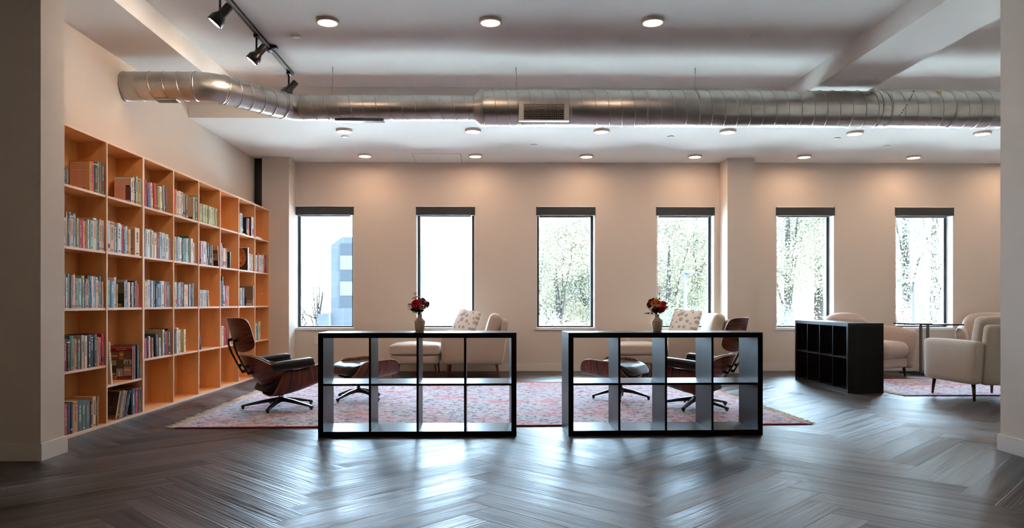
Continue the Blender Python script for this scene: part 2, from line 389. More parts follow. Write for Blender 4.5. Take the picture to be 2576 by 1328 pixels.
# windows: structure mesh each, with jamb lining, frame, glass, stool; blinds are things
for i, (a, b) in enumerate(ops):
    n = i+1
    w = thing('window_%d' % n, '', ''); del w['label'], w['category']; struct(w); w.location = (a, YB, WZ0)
    wd, hh = b-a, WZ1-WZ0; e = .012
    m = MB(); m.box((0, -.0015, 0), (e, WALLT, hh)); m.box((wd-e, -.0015, 0), (wd, WALLT, hh)); m.box((0, -.0015, hh-e), (wd, WALLT, hh)); m.build('jamb_lining', M_jamb, w)
    m = MB(); m.box((-.015, -.018, -.028), (wd+.015, .15, .006)); m.build('window_stool', M_jamb, w)
    m = MB(); y0, y1, fw = .15, .20, .038
    m.box((e, y0, .006), (e+fw, y1, hh-e)); m.box((wd-e-fw, y0, .006), (wd-e, y1, hh-e)); m.box((e+fw, y0, .006), (wd-e-fw, y1, .006+.022)); m.box((e+fw, y0, hh-e-fw), (wd-e-fw, y1, hh-e)); m.build('window_frame', M_frame, w)
    MB().box((e+fw, .172, .028), (wd-e-fw, .180, hh-e-fw)).build('glass_pane', M_glass, w)
    if i < 6:
        nm = ['first window from the bookcase', 'second window, behind the taller bouquet', 'third window', 'fourth window, left of the pier', 'fifth window, right of the pier', 'sixth window, behind the side table'][i]
        bl = thing('roller_blind', 'rolled-up dark roller blind cassette at top of the '+nm, 'blind', (a, YB, WZ1), 0, 'roller blinds over the windows')
        m = MB(); m.box((.004, -.012, -.132), (wd-.004, .085, -.018)); m.build('cassette', M_blind, bl)
        for xx in (.0, wd-.008): MB().box((xx, -.014, -.134), (xx+.008, .087, -.013)).build('end_bracket', M_frame, bl)
        MB().box((.05, .06, -.158 if i in (2, 3, 5) else -.150), (wd-.06, .074, -.128)).build('bottom_rail', M_blindrail, bl)
# outlets
for px, lab in ((796, 'white double wall outlet low between the first window and the black shelving unit'), (1577, 'white double wall outlet above the ottoman behind the right black shelving unit')):
    c = onY(px, 857, YB); o = thing('wall_outlet', lab, 'outlet', (c.x, YB, c.z), 0, 'wall outlets on the back wall')
    MB().rbox((-.036, -.007, -.058), (.036, 0, .058), .004, 4).build('cover_plate', M_plastic, o)
    for dz in (-.025, .025):
        m = MB(); m.rbox((-.016, -.010, dz-.014), (.016, -.006, dz+.014), .004, 4); r = m.build('socket', M_plastic, o)
        m = MB(); m.box((-.007, -.0112, dz-.004), (-.005, -.0098, dz+.007)); m.box((.005, -.0112, dz-.004), (.007, -.0098, dz+.007)); m.build('slot', M_frame, r)
# ------------------------------------------------------------------ ceiling fittings
WARM = (1., .69, .48, 1)
M_led = emat('led_diffuser', WARM, 58)
M_spotface = emat('spot_lamp_face', (1., .80, .62, 1), 140)
def ceiling_light():
    r = .096
    o = thing('ceiling_light', '', 'ceiling light', (0, 0, 0), 0, 'round flush ceiling lights')
    m = MB(); m.lathe([(r*.80, -.020), (r*.84, -.026), (r*.93, -.026), (r, -.018), (r, 0)], k=40); m.build('trim_ring', M_trimring, o)
    m = MB(); m.lathe([(.0005, -.0215), (r*.81, -.0215)], k=40); m.build('diffuser', M_led, o)
    return o
lights = []
for px, l in zip((824, 1234, 1642), ('leftmost', 'middle', 'rightmost')):
    lights.append((px, 57, ZH, l+' of the three large ceiling lights on the high ceiling in front of the duct'))
for px, py, l in zip((866, 1190, 1513, 1831, 2150, 2471), (331, 331, 332, 333, 337, 337), ('first', 'second', 'third', 'fourth', 'fifth', 'sixth')):
    lights.append((px, py, ZL, l+' ceiling light from left in the row just behind the metal duct'))
for px, py, l in zip((918, 1196, 1475, 1748, 2023, 2298), (393, 393.5, 394.5, 395, 395.5, 397), ('first', 'second', 'third', 'fourth', 'fifth', 'sixth')):
    lights.append((px, py, ZL, l+' ceiling light from left in the row nearest the window wall'))
proto = None
for px, py, z, lab in lights:
    zc = FPX*(z-.02-EYE)/(PY0-py); q = P(px, py, zc)
    o = ceiling_light() if proto is None else dup(proto)
    proto = proto or o
    o.location = (q.x, q.y, z); o['label'] = lab
for k, xx in ((6, 1), ):   # same row continues past the right pier
    q1 = P(2471, 337, FPX*(ZL-.02-EYE)/(PY0-337)); o = dup(proto, loc=(q1.x+1.52, q1.y, ZL), label='ceiling light beyond the right edge, next after the sixth behind the duct')
    q1 = P(2298, 397, FPX*(ZL-.02-EYE)/(PY0-397)); o = dup(proto, loc=(q1.x+1.52, q1.y, ZL), label='ceiling light beyond the right edge in the row nearest the windows')
for k, (xx, yy) in enumerate(((-1.4, 2.2), (.9, 2.2), (3.2, 2.2))):  # unseen lamps added to lift the front ceiling and the pier face
    dup(proto, loc=(xx, yy, ZH), label=['left', 'middle', 'right'][k]+' added fill light in the near room, unseen, brightening the front ceiling')
# small round caps in the ceiling (concealed sprinklers, detectors)
caps = [(744, 91, ZH, 'leftmost white round cap on the high ceiling beside the light track'), (1900, 91, ZH, 'white round cap on the high ceiling near the right beam'),
        (868, 343, ZL, 'small round cap right behind the first ceiling light behind the duct'), (1343, 364, ZL, 'small round cap on low ceiling right of the access panel'),
        (1687, 343, ZL, 'dark-rimmed small round cap on low ceiling between third and fourth lights'), (2105, 347, ZL, 'small round cap on low ceiling left of the fifth light'),
        (2231, 366, ZL, 'small round cap on low ceiling right of the fifth light')]
for px, py, z, lab in caps:
    zc = FPX*(z-EYE)/(PY0-py); q = P(px, py, zc)
    m = MB(); m.lathe([(.0005, -.010), (.03, -.010), (.042, -.007), (.043, 0)], k=28)
    tag(m.build('ceiling_sprinkler', M_plastic if px != 1687 else M_blindrail, loc=(q.x, q.y, z)), lab, 'ceiling cap', 'round ceiling caps')
a = P(1037, 386, FPX*(ZL-EYE)/(PY0-386)); b = P(1160, 411, FPX*(ZL-EYE)/(PY0-411))
ac = thing('access_panel', 'flush square access panel in low ceiling above the second window', 'access panel', (a.x, b.y, ZL))
w_, h_ = 0.61, a.y-b.y
w_ = P(1158, 386, FPX*(ZL-EYE)/(PY0-386)).x-a.x; h_ = a.y-b.y if a.y > b.y else b.y-a.y
ac.location = (a.x, min(a.y, b.y), ZL)
MB().box((0, 0, -.003), (w_, h_, 0)).build('panel', M_ceil, ac)
m = MB()
for bx in (((-.006, -.006, -.001), (w_+.006, 0, 0)), ((-.006, h_, -.001), (w_+.006, h_+.006, 0)), ((-.006, 0, -.001), (0, h_, 0)), ((w_, 0, -.001), (w_+.006, h_, 0))): m.box(*bx)
m.build('shadow_gap', M_frame, ac)
m = MB(); m.lathe([(.0005, -.006), (.008, -.006), (.008, 0)], (w_*.5, h_*.5, 0), 12); m.build('latch', M_frame, ac)
# ------------------------------------------------------------------ duct
YD = P(1300, 270, 7.46).y; ZD = 2.966
RS, RB = .128, .182
YA = P(400, 216, 6.70).y
duct = thing('air_duct', 'long exposed spiral galvanised air duct hanging below the ceiling', 'air duct', (0, YD, ZD))
def helix(m, p0, p1, r, pitch, rr=.0035, phase=0.):
    p0, p1 = Vector(p0), Vector(p1); d = (p1-p0); Ln = d.length; d.normalize()
    u = Vector((0, 0, 1)); a = d.cross(u).normalized(); b = a.cross(d)
    n = int(Ln/pitch*28); pts = []
    for i in range(n+1):
        t = i/28*pitch
        if t > Ln: break
        an = phase-2*pi*i/28
        pts.append(p0+d*t+(a*math.cos(an)+b*math.sin(an))*r)
    m.tube(pts, rr, 5)
def straight(name, p0, p1, r, spiral=True, collar=True):
    m = MB(); m.tube([p0, p1], r, 56, cap=False)
    d = (Vector(p1)-Vector(p0)).normalized()
    if spiral: helix(m, p0, p1, r+.001, .128, .0055)
    if collar:
        for q, sg in ((Vector(p0), 1), (Vector(p1), -1)): m.tube([q+d*sg*.001, q+d*sg*.009], r+.004, 56)
    return m.build(name, M_galv, duct)
dA = (YA-YD)
pW = (XL+.005, dA, 0); e1 = (P(497, 216, 6.70).x, dA, 0)
x2 = P(738, 268, 7.46).x
e2 = (x2, 0, 0)
dv = (Vector(e2)-Vector(e1)); ea = Vector(e1)+dv*.22; eb = Vector(e2)-dv*.10
xr = P(1192, 268, 7.46).x; xr2 = P(1206, 268, 7.46).x
straight('duct_section', pW, e1, RS)
straight('duct_elbow', e1, ea, RS, spiral=False, collar=False)
def elbow(p0, pm, p1, name):
    m = MB(); p0, pm, p1 = map(Vector, (p0, pm, p1)); pts = [p0*(1-t)**2+pm*2*t*(1-t)+p1*t*t for t in [i/6 for i in range(7)]]
    m.tube(pts, RS+.001, 56, cap=False)
    for i in (0, 6):
        d = (pts[min(i+1, 6)]-pts[max(i-1, 0)]).normalized(); m.tube([pts[i]-d*.004, pts[i]+d*.004], RS+.006, 56)
    return m.build(name, M_galv, duct)
bpy.data.objects.remove(bpy.data.objects['duct_elbow'])
d1 = Vector((1, 0, 0)); d2 = dv.normalized()
elbow(Vector(e1)-d1*.01, Vector(e1)+d1*.10, Vector(e1)+d1*.10+d2*.13, 'duct_elbow')
sA = Vector(e1)+d1*.10+d2*.13; sB = Vector(e2)-d2*.12-d1*.0
straight('duct_section', sA, sB, RS)
d2b = (Vector(e2)-sB).normalized()
elbow(sB, Vector(e2)-d1*.02, Vector(e2)+d1*.09, 'duct_elbow')
straight('duct_section', (x2+.09, 0, 0), (xr, 0, 0), RS)
m = MB(); m.ring_loft([[(x, r*math.cos(2*pi*j/56), r*math.sin(2*pi*j/56)) for j in range(56)] for x, r in ((xr-.004, RS+.004), (xr+.012, RS+.004), (xr2+.012, RB+.004), (xr2+.03, RB+.004))], True, False)
m.sm = [True]*len(m.sm); m.build('duct_reducer', M_galv, duct)
cuts = [xr2+.03, P(1303, 268, 7.46).x, P(1622, 268, 7.46).x, P(2228, 268, 7.46).x, P(2387, 268, 7.46).x, XR-.005]
for i in range(5): straight('duct_section', (cuts[i], 0, 0), (cuts[i+1], 0, 0), RB)
# hanger wires with their ring around the duct
for px, r in ((838, RS), (1298, RB), (1750, RB), (2204, RB)):
    x = P(px, 200, 7.46).x; m = MB()
    top = (ZH if px < 2100 else ZH)-ZD
    if px == 2204 and XB0 < x < XB1: top = ZS-ZD
    m.tube([(x, 0, top), (x+.003, 0, top*.6+r*.3), (x-.004, 0, r+.05), (x-.012, -.02, r*.99)], .0028, 6); m.tube([(x, 0, top-.005), (x, 0, top-.06)], .006, 6)
    m.tube([(x-.01+.02*math.sin(a*.5), (r+.004)*math.sin(a), (r+.004)*math.cos(a)) for a in [2*pi*i/40 for i in range(41)]], .003, 5)
    m.build('hanger_wire', M_galv, duct)
# marker scrawl and yellow sticker on the duct
m = MB()
for k in range(14):
    t_ = k/13; x = P(2318, 270, 7.3).x-(1-t_)*0-.0+(-.19*t_); an = 1.15-1.7*t_
    yy, zz = -math.cos(an)*(RB+.002), math.sin(an)*(RB+.002)
    if k not in (3, 8): m.rbox((x-.006, yy-.002, zz-.006), (x+.006, yy+.002, zz+.006), .002, 2)
m.build('marker_line', M_frame, duct)['kind'] = 'stuff'
x = P(2360, 240, 7.4).x; MB().box((x-.018, -RB*.72-.004, RB*.70), (x+.018, -RB*.72+.03, RB*.70+.02)).build('yellow_sticker', mat('yellow_sticker_paper', (.6, .45, .05, 1), .6), duct)
# register grille in the duct side
gx0, gx1 = P(1305, 283, 7.30).x, P(1431, 283, 7.30).x
gz0, gz1 = P(1368, 305, 7.29).z-ZD, P(1368, 259, 7.29).z-ZD
gy = -RB-.012
reg = MB(); bw = .018
reg.box((gx0, gy, gz0), (gx1, gy+.05, gz0+.014)); reg.box((gx0, gy, gz1-.016), (gx1, gy+.05, gz1))
reg.box((gx0, gy+.001, gz0+.014), (gx0+.048, gy+.012, gz1-.016)); reg.box((gx1-.048, gy+.001, gz0+.014), (gx1, gy+.012, gz1-.016))
rg = reg.build('register_frame', M_galv, duct)
m = MB()
for k in range(21):
    x = gx0+.052+(gx1-gx0-.104)*k/20; m.box((x-.0016, gy+.004, gz0+.014), (x+.0016, gy+.02, gz1-.016))
for k in range(1, 7):
    z = gz0+.014+(gz1-gz0-.03)*k/7; m.box((gx0+.048, gy+.010, z-.0014), (gx1-.048, gy+.02, z+.0014))
m.build('grille_bars', mat('register_bars', (.35, .30, .26, 1), .4, .8), rg)
MB().box((gx0+.048, gy+.022, gz0+.012), (gx1-.048, gy+.024, gz1-.014)).build('dark_opening', M_black, rg)
for (xa, xb, pp, yy) in ((P(845, 304, 7.46).x, P(967, 304, 7.46).x, RS, 0), (P(395, 260, 6.70).x, P(448, 260, 6.70).x, RS, dA)):
    m = MB(); m.box((xa, yy-.045, -pp-.012), (xb, yy+.045, -pp+.006)); rr_ = m.build('underside_register', M_galv if yy else M_frame, duct)
    MB().box((xa+.01, yy-.035, -pp-.014), (xb-.01, yy+.035, -pp-.0115)).build('slot_face', M_black, rr_)
# ------------------------------------------------------------------ track lights
XT = onX(569, 0, -2.03).x
yT1 = P(737, 190, FPX*(ZH-.03-EYE)/(PY0-190)).y; yT0 = 5.0
tr = thing('light_track', 'black ceiling track carrying three spotlights, running towards the windows', 'light track', (XT, yT0, ZH))
MB().box((-.019, 0, -.030), (.019, yT1-yT0, 0)).build('rail', M_black, tr)
m = MB(); m.box((-.021, 0, -.0315), (-.014, yT1-yT0, -.0295)); m.box((.014, 0, -.0315), (.021, yT1-yT0, -.0295)); m.build('rail_edge', M_blindrail, tr)
yc = P(683, 124, FPX*(ZH-.03-EYE)/(PY0-124)).y-yT0
MB().rbox((-.03, yc-.05, -.05), (.03, yc+.05, -.005), .008, 4).build('connector', M_black, tr)
MB().rbox((.02, yc-.035, -.03), (.075, yc+.035, -.002), .008, 4).build('feed_box', M_black, tr)
def spot():
    o = thing('track_spotlight', '', 'spotlight', (0, 0, 0), 0, 'track spotlights')
    MB().rbox((-.020, -.05, -.062), (.020, .03, -.0320), .006, 4).build('adapter', M_black, o)
    m = MB(); m.tube([(0, -.02, -.05), (0, -.02, -.175)], .0085, 10); m.tube([(-.014, -.02, -.175), (.03, -.02, -.175)], .007, 8); m.build('stem', M_black, o)
    # lamp head axis: towards left-down
    ax = Vector((-.62, -.10, -.78)).normalized()
    q = Vector((0, 0, 1)).rotation_difference(ax).to_matrix().to_4x4()
    T = Matrix.Translation(Vector((.012, -.02, -.205))) @ q
    def lth(prof, k=32):
        m = MB(); m.lathe(prof, k=k); m.v = [tuple(T @ Vector(v)) for v in m.v]; return m
    h = lth([(.0005, -.095), (.030, -.095), (.033, -.09), (.033, -.01), (.036, 0), (.058, .035), (.060, .085), (.053, .088), (.050, .080)])
    h.build('lamp_housing', mat('spot_housing', (.028, .025, .022, 1), .3, coat=.3), o)
    lth([(.0005, .083), (.051, .083)]).build('lamp_face', M_spotface, o)
    return o
s0 = None
for (px, py), lab in zip(((553, 0), (647, 92), (727, 186)), ('nearest and largest black track spotlight, cut by the top edge', 'middle black track spotlight with lit face', 'farthest black track spotlight, at the window end of the track')):
    pass
for yy, lab in zip((P(540, -18, FPX*(ZH-.03-EYE)/(PY0+18)).y, P(645, 88, FPX*(ZH-.03-EYE)/(PY0-88)).y, P(730, 182, FPX*(ZH-.03-EYE)/(PY0-182)).y), ('nearest and largest black track spotlight, cut by the top edge', 'middle black track spotlight with lit face', 'farthest black track spotlight, at the window end of the track')):
    o = spot() if s0 is None else dup(s0)
    s0 = s0 or o; o.location = (XT, yy, ZH); o['label'] = lab
# ------------------------------------------------------------------ bookcase
XBF = -3.065                       # front plane of the bookcase
def ybf(px): return onX(px, 762, XBF).y
BW = (ybf(677)-ybf(269))/7
BY0 = ybf(269)-BW
SH = [.492, .953, 1.408, 1.860]
TK = .019
BT = 2.300
bc = thing('bookcase', 'long beech wall bookcase of open cells along the left wall', 'bookcase', (XBF, BY0, 0))
dp = XBF-XL-.004                   # depth
BYE = 8*BW
MB().box((-dp, 0, BT-TK), (0, BYE, BT)).build('top_panel', M_beech, bc)
MB().box((-dp, 0, .002), (0, BYE, .024)).build('bottom_panel', M_beech, bc)
MB().box((-dp, .004, .024), (-dp+.006, BYE-.004, BT-TK)).build('back_panel', M_beech, bc)
for i in range(9):
    y = i*BW; a, b = (y-TK/2, y+TK/2)
    if i == 0: a, b = 0, TK
    if i == 8: a, b = BYE-TK, BYE
    if i == 2: a, b = y-TK*.9, y+TK*.9
    m = MB(); m.box((-dp+.006, a, .024), (-.0005, b, BT-TK))
    m.cur = 1
    for fx in (-.045, -dp+.05):
        for k in range(58):
            z = .16+k*.035
            if z > BT-.1: break
            s_ = .0019
            if i > 0: m.quad((fx-s_, a-.0004, z-s_), (fx+s_, a-.0004, z-s_), (fx+s_, a-.0004, z+s_), (fx-s_, a-.0004, z+s_))
    if i in (2, 4, 6, 8):
        m.cur = 2
        for zz in (.25, 1.12, 2.10): m.lathe([(.0005, -.003), (.006, -.003), (.007, 0)], (-.09, a, zz), 10, 'Y')
    up = m.build('upright_panel', [M_beech, M_hole, M_chrome], bc)
    m = MB(); m.box((-.0005, a, .002), (.0012, b, BT)); m.build('edge_band', M_beech_edge, up)
m = MB(); m.box((-.0005, 0, BT-TK), (.0014, BYE, BT+.0002)); m.build('top_edge_band', M_beech_edge, bc)
m = MB(); m.box((-.0005, 0, .001), (.0014, BYE, .024)); m.build('bottom_edge_band', M_beech_edge, bc)
def shz(c, r):                      # top of the board that carries row r (0 = top row) in column c
    if r == 4: return .024
    z = SH[3-r]
    return .327 if (c == 1 and r == 3) else z
for c in range(8):
    for r in range(4):
        z = shz(c, r); a = c*BW+TK/2+.001+(.010 if c == 2 else 0); b = (c+1)*BW-TK/2-.001-(.010 if c == 1 else 0)
        if c == 0: a = TK+.001
        if c == 7: b = BYE-TK-.001
        m = MB(); m.box((-dp+.008, a, z-TK), (-.006, b, z)); s_ = m.build('shelf', M_beech, bc)
        m = MB(); m.box((-.006, a, z-TK), (-.0045, b, z)); m.build('edge_band', M_beech_edge, s_)
# ------------------------------------------------------------------ books
ZM = {'A': (155, 395, 210/2324), 'B': (155, 520, 210/2145), 'C': (155, 675, 210/2535), 'D': (155, 830, 220/1948), 'E': (155, 960, 220/1948),
      'F': (355, 440, 150/866), 'G': (355, 690, 150/866), 'H': (495, 490, 190/1202), 'I': (495, 690, 190/1202)}
# cell: (column, row, zoom key, [(x0, x1, ytop, colour, lean px, side colour)])
CELLS = [
(0,0,'A','78,135,400,3a1812;140,205,420,6b6a60;780,845,125,b8862c,0,d9b09a;845,905,125,d8452e;905,1015,135,15130f;1018,1062,135,98a070;1065,1120,145,5a5248;1120,1185,155,4a3c3a'),
(1,0,'A','1940,1990,590,e8dcd4,0,c9a89c;2000,2045,560,d8d0c0;2045,2075,550,1c1a18;2075,2130,545,a8b8a0;2130,2188,600,c09a50;2190,2238,600,9ab0a0'),
(0,1,'B','60,118,275,e6dccf;118,160,120,9a7350;165,213,135,1a1a20;215,242,135,b8c0c4;245,305,220,d8bc94;305,365,180,8ab0c8;370,398,290,4a5840;400,445,290,c89858;445,473,310,5e6a50;475,528,330,a00c1c;530,580,330,d85060;580,610,370,e0a040;610,655,340,9a6a28;660,680,330,3a4048;680,720,330,c8d4d0;722,748,350,48504c;750,818,345,8ab0a0;820,903,290,d8c8a8;905,935,335,a0b0b0;938,973,340,20221c;975,1028,320,d8c090;1030,1105,350,c8988c'),
(1,1,'B','1205,1248,355,c8d4dc;1255,1358,375,d09c68;1365,1413,525,c8c8c0;1415,1443,560,3c4858;1445,1520,420,c8ccd4;1522,1550,455,e8dcd0;1550,1590,455,b01838;1595,1640,500,505460;1645,1700,500,b8c8dc;1710,1750,575,e0a860;1750,1778,580,e8d8c8;1895,2010,545,e8d8c4,0,d0a888'),
(0,2,'C','80,118,160,d8b070;120,150,180,3a1410;150,190,280,c8c4bc;195,253,175,6c7472;255,318,205,1e2434;320,345,205,8c98b0;345,420,180,e0a470;425,500,290,8c9890;505,608,305,94a89c;610,698,225,7c9c84;700,738,450,181410;740,803,315,d8a890;805,840,220,7a6850;845,913,225,3c90c0;915,975,235,dccdc4;980,1035,235,9098a0;1045,1108,260,e0b498;1110,1143,370,a89868;1145,1205,240,3a5878;1215,1268,400,c8984c;1270,1300,540,6c6c50'),
(1,2,'C','1418,1470,360,a8b4a0;1480,1600,385,34687c;1605,1655,275,d8bcb0;1657,1679,380,241c1a;1680,1715,470,d8c468;1915,1945,400,d8d4cc,0,3c3828;1950,2005,350,8ca4b8;2010,2090,420,d8b8a8;2095,2145,420,1c1618;2150,2195,420,c0a898;2200,2238,380,18181c;2240,2285,375,7c7474;2290,2350,480,c02018'),
(0,3,'D','60,125,200,7c1c24;125,185,215,2c1014;190,265,130,3c7470;268,298,185,d0988c;300,340,205,dc9a60;345,415,205,3c5c60;450,515,115,b8a898;520,578,125,d8c4b0;585,655,100,3c2434;658,710,105,1a2024;722,790,90,2c3c40;795,838,155,d89c60;840,885,165,d87088;893,945,80,c81c28;948,972,150,b04050'),
(1,3,'D','1110,1150,255,e8dcc8,-60,d8c4a8;1572,1608,345,b04050,150,4a2a1c;1612,1650,340,8a7460,130;1690,1730,320,345878,145,24405c;1765,1790,500,e0a868,85'),
(0,4,'E','48,75,540,3c5c40;75,130,500,b04858;132,192,480,34485c;198,262,470,1c2030;265,370,430,c88c4c;375,460,400,445c68;465,540,405,4c6c48;545,635,425,50606c;640,692,430,3c2418;695,768,330,d8b080;770,798,330,6c7040;800,835,320,c08040'),
(1,4,'E','1205,1230,215,d8a070,100,4c3420;1232,1262,215,40506c,110;1285,1310,190,c8a050,110;1312,1350,195,b0a8a8,130;1355,1385,200,908c88,130;1400,1420,290,2c2824,110;1425,1465,180,3c4c54,130;1565,1640,150,303c4c;1645,1700,150,c02030;1705,1755,190,5c3440;1772,1796,115,c0c8cc'),
(2,0,'F','60,84,70,d04838;100,148,110,4c5490,-40;150,180,105,d8bc90,-50;195,232,110,c82c28,-58;236,254,125,6c6448,-55;260,278,160,b8b070,-55;284,315,160,e0d8c0,-52;325,355,145,8c8884,-58;365,395,175,4c4040,-30'),
(2,1,'F','62,90,780,b8c4d0;92,135,790,e8dcd0;137,157,780,6c7c80;158,182,805,d8d4cc;185,228,840,e0c8a0;232,258,860,a03848;270,302,830,a8b8c8;308,324,840,c8ccd0;325,350,840,a8b4b8;352,400,860,b8c8c0;402,418,910,d8a0a0;420,442,920,a87858'),
(3,0,'F','490,514,210,e06050;516,549,235,c8b8a0;552,585,235,d0c0ac;587,612,250,b8b4ac;614,640,268,9c8060;642,680,270,3c3c38;765,781,315,e0ccb0,0,d8b890;783,824,310,406860'),
(3,1,'F','492,512,895,d8d0b0;514,538,900,5c6888;540,562,898,c8ccd4;564,592,912,e0dcd4;600,618,935,2c2c28;620,645,925,48a090;652,674,925,a0b0bc;676,690,920,d8e0e0;692,706,890,187068;725,755,925,e8dccc;757,780,985,c8b088;782,802,985,905830'),
(2,2,'G','60,96,105,d8c090;98,133,80,c8ccd4;135,157,85,6c84a8;158,182,90,c8d4e0;184,205,92,505c70;210,234,140,1c1c2c;236,272,140,6c98b8;273,293,95,5088b0;295,343,98,d8c8b8;345,372,105,c82430;375,409,105,383428;410,430,150,8c8478'),
(2,3,'G','60,86,925,c86080;94,112,900,302c30,-14;120,140,900,e8e4dc,-24;162,185,920,c07c60,-36;218,245,865,2c3c50,-55;266,290,920,c8ccd0,-50;318,342,800,c8ccc8,0,b0a880;345,364,825,2c4c74;366,388,820,c81c38;390,430,790,2c2420'),
(3,2,'G','492,506,115,d8ccb4;507,522,110,c8d0d4;526,545,120,202428;547,567,120,d8dcdc;568,590,110,804050;592,622,115,1c2024;628,654,148,dcc8a8;655,686,150,e09c80;688,702,150,50202c;704,722,135,a8b8c4;724,738,130,485058;740,750,130,303838;752,768,130,606c64'),
(3,3,'G','492,509,790,5c5870;518,548,775,d8d8e0;553,577,800,d8cc98,-10;627,652,800,e8dcb8,-60,d8c890'),
(4,0,'H','57,74,140,c8d0a0;75,92,146,b8c498;93,104,150,50583c;106,122,154,c0cc9c;123,140,158,c8d0b0;141,156,164,b0bc90;157,178,168,c8d0a0;179,191,176,20241c;193,208,180,c8d4a8;209,224,186,b8c498;225,240,192,c4cca0;241,254,198,d0d8b0;255,272,204,a8b488;273,288,210,c0c89c;289,306,216,6c7450;307,323,220,c8cc9c'),
(4,1,'H','57,70,770,c07880;75,98,735,dcdce0;105,145,740,d8c8dc;166,180,745,dcdcdc,-36;195,210,770,5c5850,-42;225,240,800,48443c,-45;254,268,790,a07c40,-60;350,366,810,d8dce4,-72,5c4838'),
(5,1,'H','394,402,770,dcdcec;403,416,820,c8cce0;420,464,850,d8a878;466,486,855,686454;530,546,910,5c3c28,0,3c3428'),
(6,0,'H','695,722,290,c8d0d8;723,736,300,7c8494;795,812,375,3c2820,0,241c18;815,838,375,d07048;870,886,350,c8ccd8,0,2c2c3c;890,905,360,dcdcd4'),
(6,1,'H','815,831,840,dcdce0,0,3c2820;836,858,940,c8a8a4;860,878,945,a87850;880,897,950,a89c70'),
(7,1,'H','944,963,960,a8b4b0;965,992,945,c02430;994,1010,960,d4dcd8;1012,1030,965,c8ccc8;1032,1052,975,d8c8a8;1054,1070,955,dce0e0;1073,1094,960,c03848;1098,1114,965,6c5454'),
(4,2,'I','57,76,245,c8ccd0;77,97,250,98a8b0;99,120,252,d0d4cc;122,144,250,b8c0c4;146,162,252,8ca0b0;188,206,252,dcb8a0,-15'),
(5,2,'I','392,402,100,687080;403,428,35,181c2c;433,453,180,dce0e8,-14;457,480,180,b83028;482,515,185,c86c20'),
(6,2,'I','692,701,215,a8c0c0;702,724,215,e08848;728,762,215,303858;899,910,180,c8b8a0,0,8c7460'),
(4,3,'I','66,80,985,5c5868,-16'),
(5,3,'I','394,432,820,d8c0a0;442,462,850,d03050,-10;527,545,700,e0c0b0,-32,d0a090'),
(7,3,'I','940,956,780,a8c4c8;957,975,785,3c5c50;977,996,770,b8b078;998,1016,745,d8b080')]
NAMES = [('black', (26, 24, 26)), ('charcoal', (66, 68, 66)), ('dark brown', (62, 40, 28)), ('dark red', (125, 25, 35)), ('red', (200, 35, 40)), ('orange red', (215, 75, 55)), ('orange', (215, 115, 60)), ('pink', (212, 100, 125)), ('salmon', (220, 165, 150)), ('rose', (195, 125, 125)), ('tan', (215, 160, 105)), ('brown', (140, 95, 60)), ('mustard', (190, 145, 60)), ('yellow', (216, 196, 104)), ('cream', (220, 204, 176)), ('ivory', (230, 222, 210)), ('beige', (200, 184, 160)), ('taupe', (122, 108, 92)), ('olive', (108, 112, 80)), ('pale green', (178, 196, 160)), ('sage', (145, 170, 150)), ('dark green', (66, 96, 72)), ('green', (72, 150, 120)), ('teal', (50, 105, 112)), ('slate', (84, 96, 110)), ('navy', (36, 48, 72)), ('blue', (70, 110, 165)), ('light blue', (160, 185, 205)), ('pale grey', (200, 206, 208)), ('white', (226, 226, 226)), ('grey', (145, 148, 150)), ('purple grey', (104, 92, 112)), ('lavender', (214, 204, 222))]
def cname(h):
    c = [int(h[i:i+2], 16) for i in (0, 2, 4)]
    return min(NAMES, key=lambda n: sum((a-b)**2 for a, b in zip(c, n[1])))[0]
ORD = ['first', 'second', 'third', 'fourth', 'fifth', 'sixth', 'seventh', 'eighth', 'ninth', 'tenth', 'eleventh', 'twelfth', 'thirteenth', 'fourteenth', 'fifteenth', 'sixteenth', 'seventeenth', 'eighteenth', 'nineteenth', 'twentieth', 'twenty-first', 'twenty-second', 'twenty-third']
ROWN = ['top', 'second', 'third', 'fourth', 'bottom']
M_txl = mat('title_pale', (.62, .56, .46, 1), .6); M_txd = mat('title_dark', (.04, .035, .035, 1), .6); M_txg = mat('title_gold', (.45, .28, .08, 1), .5); M_txr = mat('title_red', (.45, .04, .04, 1), .6)
SIDEM = {}
def sidemat(h):
    if h not in SIDEM: SIDEM[h] = mat('cover_print_'+cname(h).replace(' ', '_')+('' if True else ''), hexc(h), .45) if ('cover_print_'+cname(h).replace(' ', '_')) not in MATS else mat('cover_print_'+h, hexc(h), .45)
    return SIDEM[h]
br = random.Random(11)
COLN = {}
BOOKS = {}
